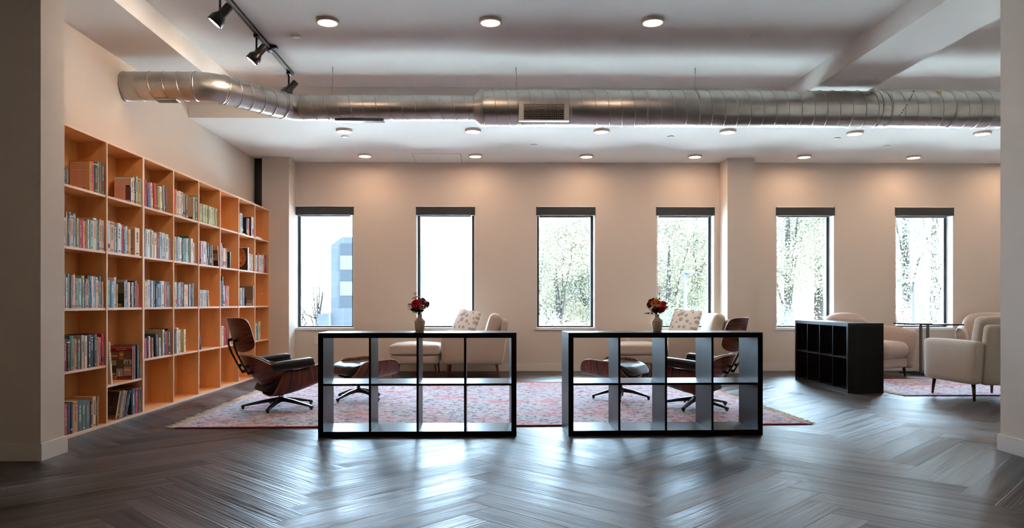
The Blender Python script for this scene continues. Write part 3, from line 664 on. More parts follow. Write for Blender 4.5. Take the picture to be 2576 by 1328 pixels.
def book(c, r, idx, x0, x1, yt, col, lean, side, key, fang=None, geo=False):
    ox, oy, k = ZM[key]
    px0, px1, pyt = ox+x0*k, ox+x1*k, oy+yt*k
    xf = XBF-.006-.004*(0 if geo else br.random())
    y0, y1 = onX(px0, 762, xf).y, onX(px1, 762, xf).y
    lo, hi = BY0+c*BW+TK*(.5 if c not in (0, 2) else 1.0)+.0015, BY0+(c+1)*BW-TK*(.5 if c not in (1, 7) else 1.0)-.0015
    if y0 < lo: y1 = max(y1, lo+.012); y0 = lo
    if y1 > hi: y0 = min(y0, hi-.012); y1 = hi
    zb = shz(c, r)+.0006
    sh = lean*k                                        # top shift in pixels
    pc = (px0+px1)/2
    zt = onX(pc+sh*.5, pyt, xf).z
    h = max(.12, zt-zb); th = max(.006, (y1-y0)-.0006)
    shy = onX(pc+sh, 762, xf).y-onX(pc, 762, xf).y if lean else 0
    ang = math.asin(max(-.5, min(.5, shy/h))) if lean else 0
    if geo: return y0, y1, h, ang
    if fang is not None: ang = fang
    h = h/math.cos(ang)-(th*abs(math.sin(ang)))
    h = min(h, (shz(c, r-1)-TK if r > 0 else BT-TK)-zb-.01-th*abs(math.sin(ang)))
    d = min(dp-.02, max(.135, h*(.66+.10*br.random())))
    if side and h > .24: d = min(dp-.02, h*.80)
    th_eff = th*math.cos(ang)
    bt = .0022 if th > .012 else .001
    m = MB()
    # cover: spine (rounded) + two boards, title blocks in slot 1
    m.smooth = False
    m.box((-d, 0, 0), (-.003, bt, h)); m.box((-d, th_eff-bt, 0), (-.003, th_eff, h))
    n = 6; rings = []
    bulge = .0035 if th > .018 and br.random() < .6 else .0008
    for zz in (0, h):
        rings.append([(-.003+bulge*math.sin(pi*i/n), th_eff*i/n, zz) for i in range(n+1)]+[(-.005, th_eff, zz), (-.005, 0, zz)])
    m.ring_loft(rings)
    lum = sum(hexc(col)[:3])/3
    m.cur = 1
    sx = -.003+bulge+.0004
    def blk(z0, z1, f=.25):
        m.box((-.004, th_eff*f, h*z0), (sx, th_eff*(1-f), h*z1))
    sty = br.random()
    if th_eff > .009 and sty < .85:
        z = .88-.1*br.random(); wv = .36+.05*br.random(); zend = .30+.25*br.random()
        while z > zend:
            q = .018+.075*br.random(); blk(z-q, z, wv+.02*br.random()); z -= q+.004+(.03 if br.random() < .2 else 0)
        if br.random() < .5: blk(.045, .045+.03+.03*br.random(), .30)
        if br.random() < .25: m.cur = 3; blk(.90, .93, .0)
    elif th_eff > .009: m.cur = 3; blk(.12, .12+.3*br.random(), .02)
    if side:
        m.cur = 2; m.box((-d+.006, -.0008, .006), (-.004, 0, h-.006))
    mats = [M_cover, (M_txd if lum > .22 else (M_txg if br.random() < .35 else M_txl)) if br.random() > .12 else M_txr, sidemat(side or col), br.choice([M_txl, M_txd, M_txg, M_txr])]
    o = m.build('book', mats)
    o.color = hexc(col)
    pg = MB(); pg.box((-d+.004, bt, .003), (-.005, th_eff-bt, h-.003)); pg.build('page_block', M_paper, o)
    zz = zb+(th_eff*math.sin(ang) if ang < 0 else 0)
    o.rotation_euler = (-ang, 0, 0)
    o.location = (xf, y0, zb)
    if ang > 0:      # top leans away: pivot on far bottom edge
        o.location = (xf, y0, zb+math.sin(ang)*th_eff)
    cn = cname(col)
    look = ('tall ' if h > .275 else 'short ' if h < .19 else '')+('thick ' if th > .034 else 'thin ' if th < .013 else '')
    lab = '%s%s book%s, %s from left, %s shelf, bookcase bay %s' % (look, cn, ' leaning' if abs(lean) > 8 else '', ORD[idx], ROWN[r], ['one', 'two', 'three', 'four', 'five', 'six', 'seven', 'eight'][c])
    tag(o, lab, 'book', 'books on the %s shelf of bay %s' % (ROWN[r], ORD[c]))
    BOOKS[(c, r, idx)] = (o, d, th_eff, h)
    return o
for c, r, key, txt in CELLS:
    L = []
    for e in txt.split(';'):
        q = e.split(',')
        L.append((float(q[0]), float(q[1]), float(q[2]), q[3], float(q[4]) if len(q) > 4 else 0, q[5] if len(q) > 5 else None))
    G = [book(c, r, 0, *q, key, None, True) for q in L]
    lim0, lim1 = BY0+c*BW+TK*1.0, BY0+(c+1)*BW-TK*1.0
    ANG = [0.]*len(L); i = 0
    while i < len(L):
        if L[i][4] == 0: i += 1; continue
        sg = 1 if L[i][4] > 0 else -1; j = i
        while j+1 < len(L) and L[j+1][4]*sg > 0: j += 1
        hm = max(G[t][2] for t in range(i, j+1))*1.03
        if sg > 0: gap = (G[j+1][0] if j+1 < len(L) else lim1)-G[j][1]
        else: gap = G[i][0]-(G[i-1][1] if i > 0 else lim0)
        want = sum(abs(G[t][3]) for t in range(i, j+1))/(j-i+1)
        an = sg*min(want, math.asin(max(.004, min(.5, (gap-.003)/hm))))
        for t in range(i, j+1): ANG[t] = an
        i = j+1
    for idx, q in enumerate(L): book(c, r, idx, *q, key, ANG[idx])
# cover prints of the books whose front boards face the room
def panel(o, rects, name='cover_picture', y=-.0014):
    ob, d, th, h = o
    groups = {}
    for (u0, v0, u1, v1, colh) in rects: groups.setdefault(colh, []).append((u0, v0, u1, v1))
    m = MB(); mats = []
    for gi, (colh, L) in enumerate(groups.items()):
        mats.append(mat('print_'+colh, hexc(colh), .45)); m.cur = gi
        for (u0, v0, u1, v1) in L: m.box((-d+d*u0, y-.0002*gi, h*v0), (-d+d*u1, y+.0006, h*v1))
    return m.build(name, mats, ob)
def blob(o, cx, cz, rx, rz, colh, name, y=-.0022, k=24):
    ob, d, th, h = o; m = MB(); n = len(m.v)
    ring = [(-d+d*(cx+rx*math.cos(2*pi*j/k)), y, h*(cz+rz*math.sin(2*pi*j/k))) for j in range(k)]
    ring2 = [(p[0], y+.001, p[2]) for p in ring]
    m.ring_loft([ring, ring2]); return m.build(name, mat('print_'+colh, hexc(colh), .5), ob)
bA = BOOKS[(0, 0, 2)]
panel(bA, [(.02, .0, .98, 1., 'b8862c')], 'cover_border'); panel(bA, [(.05, .03, .95, .97, 'd9b09a')]+[(.10, .9-.05*i, .90, .915-.05*i, 'b98d7a') for i in range(4)]+[(.10 if j == 0 else .52, .66-.045*i, .48 if j == 0 else .9, .672-.045*i, 'b98d7a') for i in range(11) for j in (0, 1)]+[(.66, .09, .80, .11, '5a3a30')], 'cover_text_block', -.0022)
bB = BOOKS[(1, 0, 0)]
panel(bB, [(.03, .03, .66, .97, 'd0b0a4'), (.66, .03, .98, .62, '5a4050'), (.52, .0, .92, .10, 'e0c4b4'), (.56, .02, .88, .06, '8a6a60')]+[(.08, .60-.05*i, .58, .612-.05*i, 'bb968a') for i in range(9)])
blob(bB, .80, .80, .11, .12, 'cdb9a0', 'portrait_head'); blob(bB, .80, .66, .14, .045, '1c1816', 'portrait_collar', -.003)
bC = BOOKS[(1, 1, 11)]
panel(bC, [(.04, .06, .96, .92, 'c89c78'), (.08, .20, .92, .235, 'c83020'), (.08, .03, .92, .055, 'e06030'), (.10, .11, .60, .14, '6a4838')]+[(.12, .84-.045*i, .88, .85-.045*i, 'b08868') for i in range(12)])
bD = BOOKS[(1, 2, 5)]
panel(bD, [(.02, .55, .98, .98, '6c6050'), (.02, .25, .98, .55, '2c3020'), (.02, .02, .98, .25, '12100e'), (.42, .04, .84, .15, 'a88c60'), (.05, .30, .22, .62, '2a2218'), (.10, .60, .18, .66, 'c09878')])
bE = BOOKS[(1, 3, 1)]
panel(bE, [(.0, .86, 1., 1., '8c1018'), (0, 0, 1, .075, '8c1018'), (.0, .075, 1, .86, '3a2418')])
panel(bE, [(.03, .60, .44, .83, '7a5238'), (.46, .60, .66, .84, 'a8703c'), (.68, .60, .97, .84, '6c4424'), (.04, .42, .36, .58, '9a9080'), (.38, .34, .64, .60, '4a4630'), (.66, .42, .97, .60, '9cb0ac'), (.04, .14, .34, .40, '33301e'), (.36, .10, .64, .33, '8890a4'), (.66, .12, .97, .40, '9a8a78'), (.84, .45, .89, .57, '3a2a24'), (.75, .45, .79, .55, '4a342c'), (.66, .42, .97, .47, '7a6a50'), (.46, .10, .52, .26, 'd0b090'), (.10, .14, .32, .20, 'd89048'), (.12, .02, .36, .11, 'e0a884'), (.15, .03, .33, .10, '7a5040'), (.70, .27, .92, .32, 'd8b898'), (.08, .68, .40, .73, 'c8a078'), (.50, .73, .63, .77, 'e8c868')], 'cover_photographs', -.0024)
def text_on(o, s, u, v, size, m, name, face='side', ang=0):
    ob, d, th, h = o; cu = bpy.data.curves.new(name, 'FONT'); cu.body = s; cu.size = size; cu.align_x = 'CENTER'; cu.align_y = 'CENTER'; cu.extrude = .0002
    cu.materials.append(m); t = bpy.data.objects.new(name, cu); COL.objects.link(t); t.parent = ob
    if face == 'side': t.rotation_euler = (pi/2, 0, 0); t.location = (-d+d*u, -.0034, h*v)
    else: t.rotation_euler = (pi/2, pi/2, pi/2); t.location = (.0036, th*.5, h*v)
    bpy.context.view_layer.update(); dg = bpy.context.evaluated_depsgraph_get(); me = bpy.data.meshes.new_from_object(t.evaluated_get(dg)); me.name = name
    o2 = bpy.data.objects.new(name, me); COL.objects.link(o2); o2.parent = ob; o2.location = t.location; o2.rotation_euler = t.rotation_euler; bpy.data.objects.remove(t); o2.name = name
    return o2
text_on(bE, 'CHICAGO ARCHITECTURE', .56, .955, .0150, M_txl, 'cover_title')
text_on(bE, 'AND DESIGN', .56, .900, .0150, M_txl, 'cover_title')
for cc, s, v, sz in (((0, 3, 5), 'THE CONTINENT', .52, .016), ((0, 3, 6), 'CHRISTOPHER SEAMUS', .55, .0135), ((0, 3, 10), 'THROUGH WINTER', .62, .016)):
    o = BOOKS[cc]
    if cc[2] == 5: text_on(o, 'THE CONTINE', v, v, sz, M_txl, 'spine_title', 'spine')
bF = BOOKS[(4, 1, 7)]
panel(bF, [(.02, .80, .98, .98, 'd8b48c'), (.05, .62, .95, .78, '6a5440'), (.05, .30, .95, .62, 'b09878'), (.03, .03, .95, .30, '3c2430'), (.35, .66, .65, .74, '9a8060'), (.10, .50, .90, .53, '2c2420'), (.30, .05, .62, .14, '8a6048')]); blob(bF, .45, .38, .20, .13, '2a2624', 'wheel_print'); blob(bF, .45, .38, .09, .06, '6a645c', 'hub_print', -.003)
bG = BOOKS[(6, 1, 0)]
panel(bG, [(.02, .02, .98, .98, '241612')]); blob(bG, .50, .55, .38, .40, 'a86038', 'sculpture_face'); blob(bG, .46, .80, .36, .17, '8a4c2c', 'sculpture_hair', -.003)
for (u, v, a_, b_2) in ((.40, .56, .06, .02), (.70, .56, .06, .02), (.54, .33, .09, .022)): blob(bG, u, v, a_, b_2, '4a2414', 'sculpture_feature', -.0036)
blob(bG, .54, .46, .035, .10, 'c07848', 'sculpture_nose', -.0038)
bH = BOOKS[(6, 2, 3)]
panel(bH, [(.02, .02, .98, .98, '7c6450'), (.02, .02, .98, .30, '9c8468'), (.55, .04, .92, .12, 'd8c4ac')]); blob(bH, .36, .84, .09, .07, 'b89880', 'dancer_head'); blob(bH, .36, .60, .13, .22, '2c241e', 'dancer_torso', -.003); blob(bH, .26, .25, .06, .22, '3a3028', 'dancer_leg', -.003); blob(bH, .52, .24, .06, .22, '3a3028', 'dancer_leg', -.0032)
bI = BOOKS[(1, 4, 0)]
panel(bI, [(.02, .02, .98, .98, '3a2618'), (.02, .02, .98, .14, '6c5038')]+[(.1+.8*br.random(), .25+.6*br.random(), 0, 0, 'e8d8b0') for i in range(0)])
for i in range(12): blob(bI, .1+.8*br.random(), .30+.6*br.random(), .012, .010, 'd8c8a0', 'printed_star')
bJ = BOOKS[(3, 0, 6)]; panel(bJ, [(.03, .55, .20, .86, '5a2010'), (.74, .05, .92, .13, '4c4844')])
# flat magazines in the last bay
for i, (dz, h_, cl, lb) in enumerate(((0, .008, 'd8dce0', 'white magazine lying flat at the bottom of the pile in the last bay'), (.0085, .010, 'c8ccd0', 'pale magazine lying flat, topmost of the pile in the last bay'))):
    y0 = onX(495+948*.1581, 762, XBF-.01).y; y1 = y0+.26-i*.05
    o = MB().box((-.20, 0, 0), (0, y1-y0, h_)).build('magazine', mat('magazine_'+cl, hexc(cl), .5)); o.location = (XBF-.012, y0, shz(7, 0)+.0006+dz); tag(o, lb, 'magazine', 'flat magazines in the last bay')
# white sheet lying in front of the standing books in bay seven
y0 = onX(495+735*.1581, 762, XBF-.01).y; m = MB(); m.rbox((-.15, 0, 0), (0, .10, .012), .004, 4); o = m.build('folded_pamphlet', M_plastic); o.location = (XBF-.012, y0+.005, shz(6, 0)+.0006); tag(o, 'white folded pamphlet lying on the top shelf of bookcase bay seven', 'pamphlet')
# ------------------------------------------------------------------ black open shelving units (2 x 4)
def kallax(name, label, loc, rz):
    W, D, H, fr, dv = 1.47, .39, .77, .038, .016
    u = thing(name, label, 'shelving unit', loc, rz, 'black open shelving units')
    m = MB(); m.box((-W/2, 0, H-fr), (W/2, D, H)); m.build('top_board', M_kallax_h, u)
    m = MB(); m.box((-W/2, 0, 0), (W/2, D, fr)); m.build('bottom_board', M_kallax_h, u)
    for s_ in (-1, 1):
        x0, x1 = sorted((s_*W/2, s_*(W/2-fr))); MB().box((x0, 0, fr), (x1, D, H-fr)).build('side_board', M_kallax, u)
    c = (W-2*fr-3*dv)/4; zc = H/2
    for i in range(1, 4):
        x = -W/2+fr+i*c+(i-1)*dv; MB().box((x, .002, fr), (x+dv, D-.002, H-fr)).build('divider', M_kallax, u)
    for i in range(4):
        x = -W/2+fr+i*(c+dv); MB().box((x, .003, zc-dv/2), (x+c, D-.003, zc+dv/2)).build('middle_shelf', M_kallax_h, u)
    return u
k1 = kallax('shelving_unit', 'low black open shelving unit left of centre, vase with dahlia bouquet on top', (-.5183, 5.4655, 0), .0094)
k2 = kallax('shelving_unit', 'low black open shelving unit right of centre, vase with orange flowers on top', (1.3396, 5.4966, 0), .025)
# ------------------------------------------------------------------ moulded plywood lounge chairs
def spline(pts, t):
    n = len(pts)-1; x = min(max(t, 0), 1)*n; i = min(int(x), n-1); f = x-i
    p = [Vector(pts[max(0, min(n, i+k))]) for k in (-1, 0, 1, 2)]
    return .5*((2*p[1])+(-p[0]+p[2])*f+(2*p[0]-5*p[1]+4*p[2]-p[3])*f*f+(-p[0]+3*p[1]-3*p[2]+p[3])*f**3)
class Shell:
    """thin bent panel. prof: side-view centre line (x, z) from b=0 to b=1; wing(a, b): displacement towards the sitter"""
    def __init__(s, prof, width, wing, n=4.0, flip=1, shear=None, nfix=None):
        s.prof, s.w, s.wing, s.n, s.flip, s.shear, s.nfix = prof, width, wing, n, flip, shear, nfix
    def uvs(s, a, b):
        # a, b in -1..1, squircle outline
        r = max(abs(a), abs(b))
        if r < 1e-6: return 0, 0
        sn = (abs(a)**s.n+abs(b)**s.n)**(1/s.n)
        k = r/sn; q = r**3
        k = 1*(1-q)+k*q
        return a*k, b*k
    def base(s, a, b):
        t = (b+1)/2; p = spline(s.prof, t); d = (spline(s.prof, min(1, t+.01))-spline(s.prof, max(0, t-.01))).normalized()
        nx, nz = (d.y, -d.x); nx, nz = nx*s.flip, nz*s.flip
        if s.nfix: nx, nz = s.nfix
        w = s.wing(a, b); sh = s.shear(a, b) if s.shear else 0
        return Vector((p.x+nx*w+d.x*sh, a*s.w/2*(1-.12*abs(a)**6), p.y+nz*w+d.y*sh))
    def pt(s, a, b): return s.base(*s.uvs(a, b))
    def nrm(s, a, b):
        e = .01; a0, b0 = s.uvs(a*.98, b*.98)
        du = s.base(a0+e, b0)-s.base(a0-e, b0); dv = s.base(a0, b0+e)-s.base(a0, b0-e)
        n = du.cross(dv).normalized(); c = s.base(a0, b0)
        t = (b0+1)/2; d = (spline(s.prof, min(1, t+.01))-spline(s.prof, max(0, t-.01))).normalized(); ref = Vector((d.y*s.flip, 0, -d.x*s.flip))
        if s.nfix: ref = Vector((s.nfix[0], 0, s.nfix[1]))
        if n.dot(ref) < 0: n = -n
        return n
    def ply(s, parent, th=.011, N=22):
        g = [(2*i/N-1) for i in range(N+1)]
        g = [math.copysign(1-(1-abs(x))**1.5, x) for x in g]
        A = {}; vs = []; fs = []; mi = []; uv = []
        for lay in (0, 1):
            for i, a in enumerate(g):
                for j, b in enumerate(g):
                    p = s.pt(a, b)+s.nrm(a, b)*(th*lay); A[(lay, i, j)] = len(vs); vs.append(tuple(p)); uv.append((a*.3, b*.45+.5*lay))
        for i in range(N):
            for j in range(N):
                fs.append([A[(0, i, j)], A[(0, i+1, j)], A[(0, i+1, j+1)], A[(0, i, j+1)]]); mi.append(0)
                fs.append([A[(1, i, j)], A[(1, i, j+1)], A[(1, i+1, j+1)], A[(1, i+1, j)]]); mi.append(0)
        edge = [(i, 0) for i in range(N)]+[(N, j) for j in range(N)]+[(i, N) for i in range(N, 0, -1)]+[(0, j) for j in range(N, 0, -1)]
        for k in range(len(edge)):
            p, q = edge[k], edge[(k+1) % len(edge)]
            fs.append([A[(0,)+p], A[(1,)+p], A[(1,)+q], A[(0,)+q]]); mi.append(1)
        me = bpy.data.meshes.new('plywood_shell'); me.from_pydata(vs, [], fs); me.materials.append(M_rose); me.materials.append(M_ply)
        me.polygons.foreach_set('material_index', mi); me.polygons.foreach_set('use_smooth', [m == 0 for m in mi])
        ul = me.uv_layers.new(name='UVMap')
        for lp in me.loops: ul.data[lp.index].uv = uv[lp.vertex_index]
        bm = bmesh.new(); bm.from_mesh(me); bmesh.ops.recalc_face_normals(bm, faces=bm.faces); bm.to_mesh(me); bm.free()
        o = bpy.data.objects.new('plywood_shell', me); COL.objects.link(o); o.parent = parent; return o
    def cushion(s, parent, th, off=.011, inset=.965, N=26, tuft=(), crown=.5, name='cushion'):
        g = [(2*i/N-1) for i in range(N+1)]
        g = [math.copysign(1-(1-abs(x))**1.6, x) for x in g]
        A = {}; vs = []; fs = []
        for lay in (0, 1):
            for i, a in enumerate(g):
                for j, b in enumerate(g):
                    r = max(abs(a), abs(b)); aa, bb_ = a*inset, b*inset
                    if lay == 0: h = off
                    else:
                        h = off+th*((1-r**7)**.5)*(crown+(1-crown)*(1-a*a)*(1-b*b)) if r < 1 else off+.004
                        for (ta, tb, am, sg) in tuft:
                            h -= am*math.exp(-(((a-ta)/sg)**2+((b-tb)/sg)**2)) if ta is not None else am*math.exp(-((b-tb)/sg)**2)*(1-r**6)
                        h += .0035*mnoise.noise(Vector((a*4, b*4, th*50)))*(1-r**4)
                    p = s.pt(aa, bb_)+s.nrm(aa, bb_)*h; A[(lay, i, j)] = len(vs); vs.append(tuple(p))
        for i in range(N):
            for j in range(N):
                fs.append([A[(0, i, j)], A[(0, i+1, j)], A[(0, i+1, j+1)], A[(0, i, j+1)]]); fs.append([A[(1, i, j)], A[(1, i, j+1)], A[(1, i+1, j+1)], A[(1, i+1, j)]])
        edge = [(i, 0) for i in range(N)]+[(N, j) for j in range(N)]+[(i, N) for i in range(N, 0, -1)]+[(0, j) for j in range(N, 0, -1)]
        for k in range(len(edge)):
            p, q = edge[k], edge[(k+1) % len(edge)]; fs.append([A[(0,)+p], A[(1,)+p], A[(1,)+q], A[(0,)+q]])
        me = bpy.data.meshes.new(name); me.from_pydata(vs, [], fs); me.materials.append(M_leather)
        me.polygons.foreach_set('use_smooth', [True]*len(fs))
        bm = bmesh.new(); bm.from_mesh(me); bmesh.ops.recalc_face_normals(bm, faces=bm.faces); bm.to_mesh(me); bm.free()
        o = bpy.data.objects.new(name, me); COL.objects.link(o); o.parent = parent; return o
def star_base(parent, n, r, zhub, a0, ztop, chrome=True):
    m = MB(); m.lathe([(.0005, zhub-.03), (.030, zhub-.03), (.036, zhub-.005), (.030, zhub+.012), (.020, zhub+.02)], k=24)
    b = m.build('base_hub', M_black, parent)
    for i in range(n):
        a = a0+2*pi*i/n; d = Vector((math.cos(a), math.sin(a), 0))
        m = MB()
        pts = [d*.015+Vector((0, 0, zhub-.004)), d*(r*.45)+Vector((0, 0, zhub-.022)), d*r+Vector((0, 0, .030))]
        rings = []
        side = Vector((-d.y, d.x, 0))
        for p, w, h in zip(pts, (.042, .036, .027), (.040, .030, .016)):
            rings.append([p-side*w/2-Vector((0, 0, h/2)), p+side*w/2-Vector((0, 0, h/2)), p+side*w*.32+Vector((0, 0, h/2)), p-side*w*.32+Vector((0, 0, h/2))])
        m.ring_loft(rings); m.rbox((-.015, -.015, .012), (.015, .015, .036), .005, 4, T=Matrix.Translation(d*(r-.008)) @ Matrix.Rotation(a, 4, 'Z'))
        leg = m.build('leg', M_black, parent)
        m = MB(); m.lathe([(.0005, 0), (.011, 0), (.012, .004), (.009, .014), (.0005, .014)], tuple(d*(r-.008)), 16); m.build('glide', M_black, leg)
    m = MB(); m.lathe([(.016, zhub+.01), (.016, ztop)], k=20); m.build('column', M_black, parent)
    if chrome:
        m = MB(); m.lathe([(.0215, zhub+.012), (.0215, zhub+.040)], k=24); m.build('chrome_collar', M_chrome, parent)
    m = MB(); m.lathe([(.026, ztop-.035), (.030, ztop-.02), (.06, ztop)], k=24); m.build('mount_plate', M_black, parent)
def lounge_chair(loc, rz, label):
    t = thing('lounge_chair', label, 'lounge chair', loc, rz, 'moulded plywood lounge chairs')
    Z = lambda z: z
    head = Shell([(-.375, .535), (-.412, .61), (-.445, .73), (-.470, .845)], .66, lambda a, b: .095*abs(a)**2.3, 3.6, 1)
    back = Shell([(-.165, .200), (-.250, .30), (-.322, .41), (-.365, .508)], .62, lambda a, b: (.20-.05*b)*abs(a)**2.2, 4.2, 1, shear=lambda a, b: -.15*abs(a)**3*(b+1)/2)
    seat = Shell([(-.135, .122), (.0, .134), (.18, .178), (.40, .255)], .62, lambda a, b: (.225-.035*b)*abs(a)**4.6, 9, -1, shear=lambda a, b: .09*abs(a)**4*(1-b)/2)
    seatc = Shell([(-.215, .165), (-.05, .137), (.17, .177), (.405, .258)], .61, lambda a, b: (.19-.03*b)*abs(a)**4.6, 6, -1, shear=lambda a, b: .09*abs(a)**4*(1-b)/2)
    for s_, nm in ((head, 'headrest_shell'), (back, 'backrest_shell'), (seat, 'seat_shell')):
        o = s_.ply(t); o.name = nm; o.data.name = nm
    head.cushion(t, .075, tuft=((-.38, .1, .018, .10), (.38, .1, .018, .10), (None, .1, .010, .10)), name='headrest_cushion', inset=.985)
    back.cushion(t, .085, tuft=((-.38, .0, .020, .10), (.38, .0, .020, .10), (None, .0, .012, .10)), name='backrest_cushion', inset=.985)
    seatc.cushion(t, .125, tuft=((-.38, .0, .022, .10), (.38, .0, .022, .10), (None, .0, .012, .10)), name='seat_cushion', inset=.985, crown=.72)
    # armrests
    for s_ in (-1, 1):
        y = s_*.335
        def T(p, s_=s_):
            x = (p.x+.20)/.39
            return Vector((p.x, p.y+s_*.0*(1-x), p.z+.028*x-.01*(1-x)))
        m = MB(); m.rbox((-.19, y-.060, .378), (.195, y+.060, .430), .025, 9, (0, 0, 0), T); ar = m.build('armrest', M_black, t)
        m = MB(); m.rbox((-.185, y-.062, .405), (.188, y+.062, .458), .0255, 10, (0, 0, .004), T); m.build('arm_pad', M_leather, ar)
    # back braces with their mounts
    for s_ in (-1, 1):
        y = s_*.098
        pts = [(-.452, .650), (-.450, .60), (-.424, .525), (-.372, .42), (-.322, .335)]
        m = MB()
        for i in range(4):
            a, b = pts[i], pts[i+1]; m.beam((a[0], y, a[1]), (b[0], y, b[1]), .026, .013, up=(1, 0, .3))
        for (x, z) in pts[1:4]: m.tube([(x, y-.013, z), (x, y+.013, z)], .0065, 10)
        br_ = m.build('back_brace', M_black, t)
        for (x, z), ln in (((-.450, .640), .036), ((-.36, .402), .038), ((-.328, .345), .045)):
            m = MB(); m.tube([(x, y, z), (x+ln, y, z+ln*.28)], .015, 14); m.build('shock_mount', M_black, br_)
    star_base(t, 5, .345, .088, math.radians(-55), .150)
    return t
def lounge_ottoman(loc, rz, label):
    t = thing('lounge_ottoman', label, 'ottoman', loc, rz, 'moulded plywood ottomans')
    s_ = Shell([(-.165, .222), (-.04, .214), (.16, .222), (.35, .248)], .66, lambda a, b: .19*abs(a)**4.2, 6, -1, shear=lambda a, b: .05*abs(a)**3*(1-b)/2)
    sc_ = Shell([(-.255, .262), (-.08, .224), (.15, .227), (.355, .252)], .65, lambda a, b: .165*abs(a)**4.2, 5, -1, shear=lambda a, b: .06*abs(a)**3*(1-b)/2)
    o = s_.ply(t); o.name = 'ottoman_shell'
    sc_.cushion(t, .135, tuft=((-.36, .0, .026, .10), (.36, .0, .026, .10), (None, .0, .010, .12)), name='ottoman_cushion', inset=.985, crown=.72)
    star_base(t, 4, .285, .100, math.radians(20), .232, False)
    return t
RUGT = .012
c1 = lounge_chair((F(709, 1030).x, 6.86, RUGT), math.radians(33), 'black leather and rosewood lounge chair nearest the bookcase, seen from behind')
c2 = lounge_chair((1.96, 6.90, RUGT), math.radians(147), 'black leather and rosewood lounge chair behind the right shelving unit')
o1 = lounge_ottoman((-1.31, 7.50, RUGT), math.radians(33), 'black leather and rosewood ottoman behind the left shelving unit')
o2 = lounge_ottoman((1.36, 7.48, RUGT), math.radians(147), 'black leather and rosewood ottoman behind the right shelving unit')
c1.location = (-1.93, 6.90, RUGT)
# ------------------------------------------------------------------ rugs
def rug(name, label, c, size, rz, fringe_sides, border_front=True):
    L, Wd = size; t = thing(name, label, 'rug', c, rz)
    nx, ny = 60, 36; m = MB(); m.smooth = True; idx = {}
    for i in range(nx+1):
        for j in range(ny+1):
            x, y = L*(i/nx-.5), Wd*(j/ny-.5); z = .0085+.0015*mnoise.noise(Vector((x*2.3, y*2.3, 4)))
            idx[(i, j)] = len(m.v); m.v.append((x, y, z))
    for i in range(nx):
        for j in range(ny): m.face([idx[(i, j)], idx[(i+1, j)], idx[(i+1, j+1)], idx[(i, j+1)]])
    m.smooth = False
    m.box((-L/2, -Wd/2, 0.0005), (L/2, Wd/2, .006)); m.build('pile', M_rug, t)
    for s_ in (-1, 1):
        m = MB(); m.smooth = False
        y0 = s_*Wd/2; m.rbox((-L/2, y0-.010, .0005), (L/2, y0+.010, .0125), .005, 4); m.build('binding', M_rugedge, t)
    rr = random.Random(5)
    for s_ in fringe_sides:
        m = MB()
        n = int(Wd/.014)
        for k in range(n):
            y = -Wd/2+Wd*k/n+rr.uniform(-.003, .003); ln = rr.uniform(.05, .095); dy = rr.uniform(-.02, .02)
            clump = .012*math.sin(k*.9)
            x0 = s_*L/2; w = .006
            z0, z1 = .008, .004+rr.random()*.008
            m.beam((x0-s_*.01, y, z0), (x0+s_*ln*.55, y+dy*.4+clump, .007+rr.random()*.006), w, w, w2=w*1.3)
            m.beam((x0+s_*ln*.52, y+dy*.4+clump, .008), (x0+s_*ln, y+dy+clump*1.4, z1), w*1.3, w, w2=w*.5, h2=w*.4)
        m.build('fringe', M_fringe, t)['kind'] = 'stuff'
    return t
a, b_2 = F(440, 1078), F(2030, 1068)
rz = math.atan2(b_2.y-a.y, b_2.x-a.x)
Lr = (b_2-a).length; u = (b_2-a).normalized(); v = Vector((-u.y, u.x, 0)); Wr = 3.20
cc = (a+b_2)/2+v*Wr/2
rug1 = rug('area_rug', 'large faded red and blue area rug with cream fringe under the lounge chairs', (cc.x, cc.y, 0), (Lr, Wr), rz, (-1, 1))
a = F(2238, 996.5); rug2 = rug('area_rug', 'smaller faded red rug behind the solid-looking shelving unit, under the armchairs', (a.x+1.75, a.y+.85, 0), (3.1, 1.70), 0., (-1, 1))
# ------------------------------------------------------------------ third shelving unit seen end-on
kn = F(2133, 989.2); k3 = kallax('shelving_unit', 'low black open shelving unit standing end-on near the pale armchairs', (kn.x, kn.y+.735, 0), 0)
kf = F(2001.5, 954.6); ang3 = math.atan2(kf.y-kn.y, kf.x-kn.x)
k3.rotation_euler = (0, 0, ang3+pi)     # front faces left
d3 = Vector((math.cos(ang3), math.sin(ang3), 0)); k3.location = kn+d3*.735
